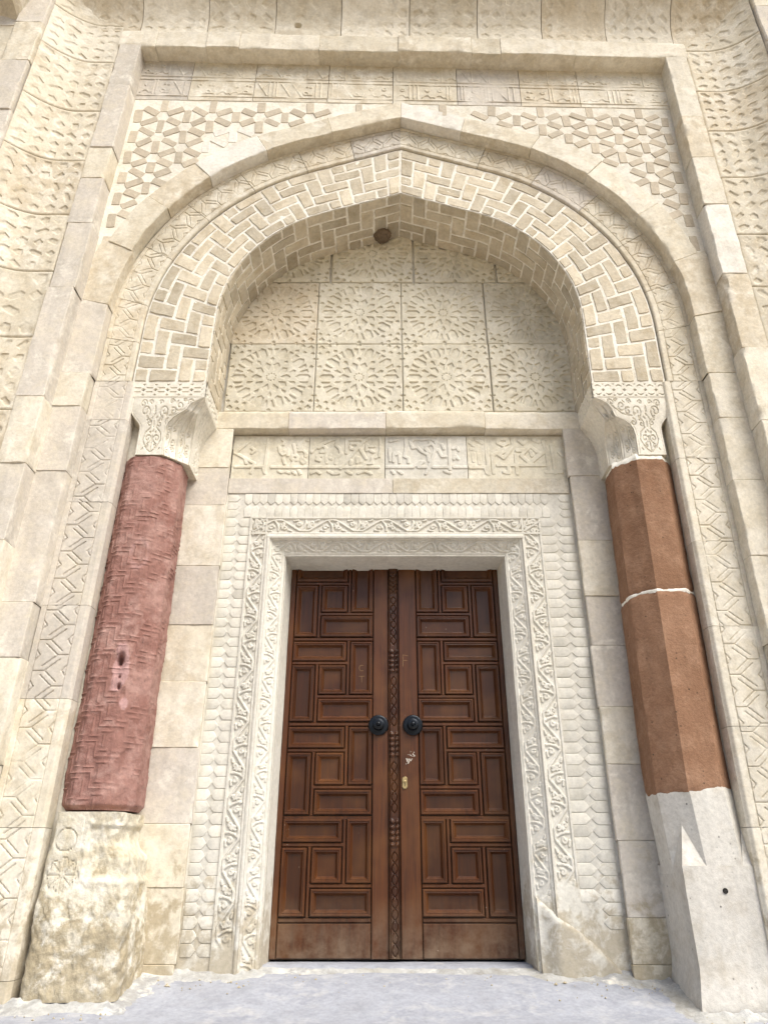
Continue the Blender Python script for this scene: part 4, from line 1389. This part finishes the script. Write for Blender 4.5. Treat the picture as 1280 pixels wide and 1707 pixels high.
    X3 = xL(T2) - 0.075 * G; Y3 = 0.16 * G ** 0.7 * sm((1 - T2) / .25)
    grid_obj('niche', np.stack([PX(X3), fr(T2) + Y3, zb + T2 * (zt - zb)], -1), M['cream'], cp)
    # solid core and underside
    ring = [(xL(0.) - .0, 0.0), (float(xR(0.)), 0.0), (float(xI(0.)), float(xI(0.) - xR(0.))), (float(xI(0.)), 0.38), (0.0, 0.38)]
    Vc = [(PX(x), fr(0.) + y, zb + 0.001) for x, y in ring]
    obj('underside', Vc, [tuple(range(5))], M['cream'], cp, smooth=False)
    # abacus with interlace on the front and on the doorway side
    uu = arange(0, Wd, 0.0026); vv = arange(0, za - zt, 0.0026)
    cv = Cv(uu, vv); hh = za - zt
    nper = 6 if side < 0 else 7; pr_ = Wd / nper
    for kx in range(-1, nper + 1):
        x = kx * pr_
        if side < 0:
            for (a_, b_) in ((.61, .69), (.34, .42)):
                cv.pocket([(x + .02 * pr_, hh * a_), (x + .60 * pr_, hh * a_), (x + .60 * pr_, hh * b_), (x + .02 * pr_, hh * b_)])
            cv.pocket([(x + .60 * pr_, hh * .515), (x + .80 * pr_, hh * .63), (x + 1.0 * pr_, hh * .515), (x + .80 * pr_, hh * .40)])
            cv.pocket([(x + .62 * pr_, hh * .14), (x + .80 * pr_, hh * .27), (x + .98 * pr_, hh * .14)]); cv.pocket([(x + .62 * pr_, hh * .90), (x + .80 * pr_, hh * .77), (x + .98 * pr_, hh * .90)])
        else:
            for q in range(6):
                t0, t1 = q / 6, (q + 1) / 6
                arc_ = lambda t, r_, y_, sg: (x + pr_ * (.5 + .44 * (2 * t - 1)), hh * (y_ + sg * r_ * math.sin(math.pi * t)))
                cv.pocket([arc_(t0, .16, .62, 1), arc_(t1, .16, .62, 1), arc_(t1, .27, .62, 1), arc_(t0, .27, .62, 1)])
                cv.pocket([arc_(t0, .16, .40, -1), arc_(t1, .16, .40, -1), arc_(t1, .27, .40, -1), arc_(t0, .27, .40, -1)])
            cv.pocket([(x + .80 * pr_, hh * .51), (x + pr_, hh * .61), (x + 1.2 * pr_, hh * .51), (x + pr_, hh * .41)])
            cv.pocket([(x + .84 * pr_, hh * .12), (x + pr_, hh * .22), (x + 1.16 * pr_, hh * .12)]); cv.pocket([(x + .84 * pr_, hh * .92), (x + pr_, hh * .82), (x + 1.16 * pr_, hh * .92)])
    H = -0.011 * cv.hole(0.0035) - 0.003 * sm((0.003 - np.abs(vv - 0.006)) / 0.003)[:, None]
    relief('abacus', uu, vv, H, lambda U, V2, H_: np.stack([PX(U), -0.686 - H_, zt + V2], -1), M['capw'], cp, 0.02)
    relief('abacus', uu * 0.94, vv, H, lambda U, V2, H_: np.stack([PX(Wd + H_), -0.685 + U, zt + V2], -1), M['capw'], cp, 0.02)
    V, F = box(min(PX(0.012), PX(Wd - .012)), max(PX(0.012), PX(Wd - .012)), -0.675, -0.255, zt + 0.003, za - 0.003)
    obj('abacus_core', V, F, M['cream'], cp, smooth=False)


capital(-1, -1.672, -1.213, 'white carved capital with arrow-and-diamond band above the rose-red column')
capital(1, 1.728, 1.256, 'white carved capital with braided band above the brown eight-sided column')

# ------------------------------------------------------------------ plinths
# left: eroded block with a rosette
u = arange(0, 2 * math.pi, 0.016); v = arange(-0.08, 0.690, 0.0075)
AU, VV = np.meshgrid(u, v)
T = (VV + 0.08) / 0.77
hx = 0.219 - 0.014 * sm((T - .3) / .3) - 0.042 * sm((T - .72) / .14); hy = 0.228 - 0.012 * sm((T - .4) / .3)
c_, s_ = np.cos(AU), np.sin(AU)
r = (np.abs(c_ / 1.0) ** 9 + np.abs(s_) ** 9) ** (-1 / 9)
X = -1.472 - 0.008 * sm((T - .3) / .3) - 0.026 * sm((T - .72) / .14) + hx * r * c_; Y = -0.46 + hy * r * s_
er = 0.014 * fbm(X, Y, VV, 6, 141) + 0.012 * fbm(X, Y, VV, 17, 142) + 0.006 * fbm(X, Y, VV, 45, 143)
er = er * (1 - 0.75 * sm((T - .50) / .12) * (X < -1.52)) - 0.020 * sm((X + 1.50) / 0.02) * sm((T - .60) / .05) * sm((.93 - T) / .03)
# rosette and small triangles
px, pz = X + 1.585, VV - 0.415
rr = np.hypot(px, pz); an = np.arctan2(pz, px)
lobe = 0.075 * (0.62 + 0.38 * np.abs(np.cos(4 * an)) ** 0.5)
front = (s_ < -0.3)
ln = np.maximum(sm((0.006 - np.abs(rr - lobe)) / 0.006), sm((0.004 - np.abs(np.sin(4 * an + 0.0) * rr * 0.25)) / 0.004) * (rr < 0.07) * (rr > 0.012))
er = er - 0.008 * ln * front
rr2 = np.hypot(px + 0.01, pz - 0.150)
er = er - 0.010 * sm((0.006 - np.abs(rr2 - 0.05)) / 0.006) * front
tri = (np.abs(((px * 9) % 1) - .5) * 0.10 < (0.285 - VV) * 0.5) & (VV > 0.235) & (VV < 0.285)
er = er - 0.0045 * tri * front
X = X + er * c_ * r * 0.9; Y = Y + er * s_ * r * 0.9
P = np.stack([X, Y, VV], -1)
c1 = P[-1:].copy(); c1[..., 0] = -1.53; c1[..., 1] = -0.46
pl = grid_obj('column_plinth', np.concatenate([P, c1]), M['rough'])
tag(pl, 'eroded cream stone plinth with carved rosette under the rose-red column', 'plinth', 'column plinths', 'thing')

# right: recast cement plinth, square below, eight-sided above, with broach stops
pr = thing('column_plinth', 'smooth recast cement plinth with broach stops under the brown column', 'plinth', (1.56, -0.46, -0.1), 'column plinths')
pcx, pap = 1.535, 0.203
bx0, bx1, by0, by1 = pcx - pap, pcx + 0.26, -0.46 - pap - 0.002, -0.25
zsq = 0.455
octa('octagonal_shaft', 0.40, 0.800, pap, 0.2045, pcx, 1.513, M['cement'], 15, wob=0.002, parent=pr, topn=jb)
nz = 30
zz = np.linspace(-0.2, zsq, nz)
ring = []
for (a, b) in (((bx0, by1), (bx0, by0)), ((bx0, by0), (bx1, by0)), ((bx1, by0), (bx1, by1))):
    for q in range(20): ring.append((a[0] + (b[0] - a[0]) * q / 20, a[1] + (b[1] - a[1]) * q / 20))
ring.append((bx1, by1)); ring = np.array(ring)
P = np.stack([np.repeat(ring[None, :, 0], nz, 0), np.repeat(ring[None, :, 1], nz, 0), np.repeat(zz[:, None], len(ring), 1)], -1)
n = 0.004 * fbm(P[..., 0], P[..., 1], P[..., 2], 6, 151) + 0.0015 * fbm(P[..., 0], P[..., 1], P[..., 2], 30, 152)
bul = 0.03 * sm((0.06 - P[..., 2]) / 0.2)
P[..., 1] -= n + bul * (ring[None, :, 1] < by0 + 0.01); P[..., 0] -= n + bul * (ring[None, :, 0] < bx0 + 0.01)
cc = P[-1:].copy(); cc[..., 0] = 1.52; cc[..., 1] = -0.46
grid_obj('square_base', np.concatenate([P, cc]), M['cement'], pr)
ro = pap / math.cos(rad(22.5))
v8 = lambda f: (pcx + ro * math.cos(rad(-90 - 22.5 + 45 * f)), -0.46 + ro * math.sin(rad(-90 - 22.5 + 45 * f)))
for (corner, e0, e1) in (((bx0, by0), v8(7), v8(0)), ((pcx + pap, by0), v8(1), v8(2))):
    tip = ((e0[0] + e1[0]) / 2, (e0[1] + e1[1]) / 2 + 0.004, 0.665)
    # pyramid over the square corner dying into the diagonal facet
    V = [(corner[0], corner[1] + .001, zsq - 0.002), (e0[0], e0[1] + .002, zsq - 0.002), (e1[0], e1[1] + .002, zsq - 0.002), tip]
    obj('broach_stop', V, [(0, 1, 3), (0, 3, 2)], M['cement'], pr, smooth=False)
lathe('drill_hole', [(0.0125, -0.003), (0.0115, 0.001), (0.0005, 0.0012)], (1.512, by0 - 0.006, 0.350), M['dark'], pr, 18)  # flat dark disc on the face, painted as the shade in the hole

# ------------------------------------------------------------------ carved cavetto border and outer strips
cav = thing('carved_border', 'concave border of square star-carved panels around the outside of the frame', 'carved border', (0, YF, 0))


def girih(u, v, w, h, seed):
    """sunk pockets (kites, squares, long hexagons) of a star pattern, mirrored about the middle of the panel"""
    cv = Cv(u, v)
    r = random.Random(seed)
    n = r.choice([4, 5, 5])
    p = w / n; q = h / n
    sh = r.randint(0, 3)
    for i in range(n):
        for j in range(n):
            ii, jj = min(i, n - 1 - i), min(j, n - 1 - j)
            fx = 1 if i < n / 2 else -1; fy = 1 if j < n / 2 else -1
            X, Y = (i + .5) * p, (j + .5) * q
            k4 = (ii * 2 + jj * 3 + sh + (ii * jj) % 2) % 5
            if k4 == 0: pts = [(-.34, 0), (0, -.34), (.34, 0), (0, .34)]
            elif k4 == 1: pts = [(-.36, -.16), (-.10, -.40), (.38, .14), (.14, .38)]
            elif k4 == 2: pts = [(-.34, -.30), (.16, -.36), (.40, .02), (.10, .36), (-.30, .20)]
            elif k4 == 3: pts = [(-.46, -.12), (-.20, -.30), (.40, .02), (.46, .24), (.18, .36), (-.40, .10)]
            else: pts = [(-.24, -.24), (.24, -.24), (.30, .10), (0, .38), (-.30, .10)]
            if (ii + jj) % 2: pts = [(b, a) for a, b in pts]
            cv.pocket([(X + fx * a * p + r.uniform(-.03, .03) * p, Y + fy * b * q + r.uniform(-.03, .03) * q) for a, b in pts])
    return cv.hole(0.004)


def cav_prof(q):            # forward sweep of the cavetto, q = metres from the frame
    return 0.015 - 0.17 * np.clip((q - 0.16) / 0.36, 0, 1) ** 2


cl = {-1: [-0.2, 0.17, 0.715, 1.25, 1.80, 2.34, 2.886, 3.432, 3.986, 4.51, 5.063, 5.589, 6.133, 6.62, 6.95],
      1: [-0.2, 0.15, 0.69, 1.22, 1.75, 2.28, 2.80, 3.33, 3.85, 4.32, 4.885, 5.40, 5.93, 6.46, 6.95]}
sd = 0
WC = 0.52
for side in (-1, 1):
    L = cl[side]
    for i in range(len(L) - 1):
        sd += 1
        if L[i + 1] < 2.2: continue
        h = L[i + 1] - L[i] - 0.004
        u = arange(0.0, WC, 0.0060); v = arange(0, h, 0.0060)
        U, V_ = np.meshgrid(u, v)
        m_ = sm(np.minimum(np.minimum(U, WC - U), np.minimum(V_, h - V_)) / 0.02 - 0.8)
        H = -0.0085 * girih(u, v, WC, h, sd) * m_ * sm(0.85 + 1.0 * fbm(U, V_, sd, 4, 161)) + 0.003 * fbm(U, V_, sd, 9, 162)
        H = H - 0.007 * sm((0.008 - np.minimum(np.minimum(U, WC - U), np.minimum(V_, h - V_))) / 0.008)
        z0 = L[i] + 0.002
        relief('carved_panel', u, v, H, lambda U_, V2, H_, sd_=side, z0=z0: np.stack([sd_ * (FO + 0.008 + U_), YF + cav_prof(U_) - H_, z0 + V2], -1),
               M[RNG.choice(['cream', 'pale', 'tan', 'cream'] if side < 0 else ['pale', 'cream', 'cream', 'tan'])], cav, 0.05, True)
tx = [-2.80, -2.16, -1.605, -1.045, -0.50, 0.065, 0.625, 1.155, 1.68, 2.22, 2.80]
for i in range(len(tx) - 1):
    sd += 1
    w = tx[i + 1] - tx[i] - 0.006
    h = 0.52
    u = arange(0.0, w, 0.0065); v = arange(0, h, 0.0065)
    U, V_ = np.meshgrid(u, v)
    m_ = sm(np.minimum(np.minimum(U, w - U), np.minimum(V_, h - V_)) / 0.02 - 0.8)
    H = -0.0075 * girih(u, v, w, h, sd) * m_ * sm(0.70 + 1.3 * fbm(U, V_, sd, 4, 171)) + 0.004 * fbm(U, V_, sd, 8, 172)
    x0 = tx[i] + 0.003
    zb_ = FZ1 + 0.006
    if i == 3:
        q = np.hypot(U - 0.18 * 1.0, (V_ - 0.13))
        H = H - 0.05 * sm((0.035 - q) / 0.02)
    relief('carved_panel', u, v, H, lambda U_, V2, H_, x0=x0, zb_=zb_: np.stack([x0 + U_, YF + cav_prof(V2 + 0.08) - H_, zb_ + V2], -1),
           M[['tan', 'pale', 'cream', 'cream', 'pale', 'cream', 'pale', 'tan', 'pale', 'tan'][i]], cav, 0.05, True)

# outer plain pilaster strips and the course over the border
strip = thing('outer_pilaster', 'plain grey stone strip at the left edge outside the carved border', 'pilaster', (-2.95, -1.07, 0))
stripR = thing('outer_pilaster', 'plain pale stone strip at the right edge outside the carved border', 'pilaster', (2.95, -1.07, 0))
for side, par in ((-1, strip), (1, stripR)):
    zs_ = [-0.2, 0.6, 1.3, 2.0, 2.7, 3.4, 4.1, 4.75, 5.35, 5.85, 6.30, 6.75, 7.3]
    for i in range(len(zs_) - 1):
        k += 1
        swept_block('stone_block', par, M[RNG.choice(['grey', 'grey', 'cream'])], lambda s, n, sd_=side: (sd_ * (2.822 + n), s), zs_[i], zs_[i + 1],
                    [(0.0, YF - 0.02), (0.0, -1.085), (0.008, -1.093), (0.215, -1.093), (0.225, -1.085), (0.240, -1.06), (0.55, -1.06)], k)
crs = thing('top_course', 'projecting plain stone course above the carved border at the very top', 'stone course', (0, -1.08, 7.08))
cxs = [-3.4, -2.6, -1.9, -1.1, -0.4, 0.4, 1.2, 2.0, 2.7, 3.4]
for i in range(len(cxs) - 1):
    k += 1
    swept_block('stone_block', crs, M[RNG.choice(['cream', 'tan', 'pale'])], lambda s, n: (s, 7.085 + n), cxs[i], cxs[i + 1],
                [(0.0, -0.85), (0.0, -1.13), (0.02, -1.15), (0.40, -1.2), (0.42, -0.6)], k)
# corbel whose underside shows in the upper left corner
V = [(-3.30, -1.05, 6.62), (-2.98, -1.05, 6.47), (-2.90, -1.05, 6.80), (-2.90, -1.40, 6.86), (-3.02, -1.40, 6.70), (-3.30, -1.40, 6.86), (-3.30, -1.05, 7.2), (-2.90, -1.05, 7.2), (-2.90, -1.40, 7.2), (-3.30, -1.40, 7.2)]
F = [(0, 1, 4, 5), (1, 2, 3, 4), (2, 7, 8, 3), (3, 8, 9, 5, 4), (0, 5, 9, 6)]
cb = obj('corbel', V, F, M['tan'], None, smooth=False)
tag(cb, 'ochre underside of a corbel in the upper left corner', 'corbel', kind='thing')

# ------------------------------------------------------------------ cement skirting at the foot of the walls
def skirting(path, name, hgt, wid, seed):
    pts = np.array(path, dtype=np.float64)
    d = np.hypot(*np.diff(pts, axis=0).T); seg = np.r_[0, np.cumsum(d)]
    s = np.linspace(0, seg[-1], int(seg[-1] / 0.012))
    x = np.interp(s, seg, pts[:, 0]); y = np.interp(s, seg, pts[:, 1])
    dx = np.gradient(x); dy = np.gradient(y); l = np.hypot(dx, dy) + 1e-9
    for _ in range(6):
        dx = np.convolve(np.pad(dx, 2, 'edge'), np.ones(5) / 5, 'valid'); dy = np.convolve(np.pad(dy, 2, 'edge'), np.ones(5) / 5, 'valid')
    l = np.hypot(dx, dy) + 1e-9
    nx_, ny_ = dy / l, -dx / l
    q = np.linspace(0, 1, 12)
    SS, Q = np.meshgrid(s, q, indexing='ij')
    hN = hgt * (0.6 + 0.9 * fbm(s, 0 * s, seed, 5, seed) + 0.8 * fbm(s, 0 * s, seed, 26, seed + 3))[:, None]
    wN = wid * (0.8 + 0.9 * fbm(s, 0 * s, seed + 4, 4, seed + 1))[:, None]
    out = wN * Q - 0.03 * (1 - Q)
    X = x[:, None] + nx_[:, None] * out; Y = y[:, None] + ny_[:, None] * out
    up = np.maximum(hN, 0.012) * (1 - Q) ** 2.2 - 0.014 * Q ** 2 + 0.006 * fbm(X, Y, 0 * X, 30, seed)
    Z = ground_z(X, Y) + 0.003 + up
    return grid_obj(name, np.stack([X, Y, Z], -1), M['skirt'])


s1 = skirting([(-3.3, -1.06), (-2.83, -1.06), (-2.80, -0.93), (-2.12, -0.92), (-2.1, -0.80), (-1.93, -0.78), (-1.90, -0.71), (-1.70, -0.70), (-1.66, -0.70), (-1.24, -0.69), (-1.22, -0.34), (-1.09, -0.30), (-0.94, -0.28), (-0.72, -0.26), (-0.70, -0.20)], 'cement_skirting', 0.024, 0.17, 3)
tag(s1, 'rough whitish cement skirting along the wall foot left of the doors', 'cement skirting', kind='thing')
s2 = skirting([(0.69, -0.20), (0.72, -0.27), (0.93, -0.28), (1.14, -0.30), (1.28, -0.33), (1.30, -0.73), (1.80, -0.75), (1.9, -0.72), (1.96, -0.80), (2.12, -0.80), (2.13, -0.92), (2.80, -0.93), (3.3, -1.07)], 'cement_skirting', 0.026, 0.13, 8)
tag(s2, 'rough whitish cement skirting along the wall foot right of the doors', 'cement skirting', kind='thing')
s3 = skirting([(-0.72, -0.20), (0.71, -0.20)], 'cement_skirting', 0.012, 0.07, 12)
tag(s3, 'thin crumbling white mortar strip along the front of the threshold', 'mortar strip', kind='thing')


# loose crumbs of mortar and grit along the foot of the wall
cr_ = random.Random(9)
V, F = [], []
for q in range(220):
    t = cr_.random()
    x = cr_.uniform(-2.3, 2.2)
    base = -0.24 if abs(x) < 0.72 else (-0.33 if abs(x) < 1.25 else -0.74)
    y = base - abs(cr_.gauss(0.03, 0.10))
    if abs(x) < 0.7 and cr_.random() < 0.5: continue
    r_ = abs(cr_.gauss(0.0025, 0.0025)) + 0.0015
    z = float(ground_z(np.array(x), np.array(y))) + 0.003
    kk = len(V)
    for (dx, dy, dz) in ((1, 0, 0), (0, 1, 0), (-1, 0, 0), (0, -1, 0), (0, 0, .9), (0, 0, -.6)):
        f_ = cr_.uniform(.6, 1.3) * r_
        V.append((x + dx * f_, y + dy * f_, z + dz * f_))
    for i in range(4):
        F.append((kk + i, kk + (i + 1) % 4, kk + 4)); F.append((kk + (i + 1) % 4, kk + i, kk + 5))
gr_ = obj('grit', V, F, M['rough'], None, smooth=False)
tag(gr_, 'loose mortar crumbs and grit scattered along the foot of the wall', 'grit', kind='stuff')
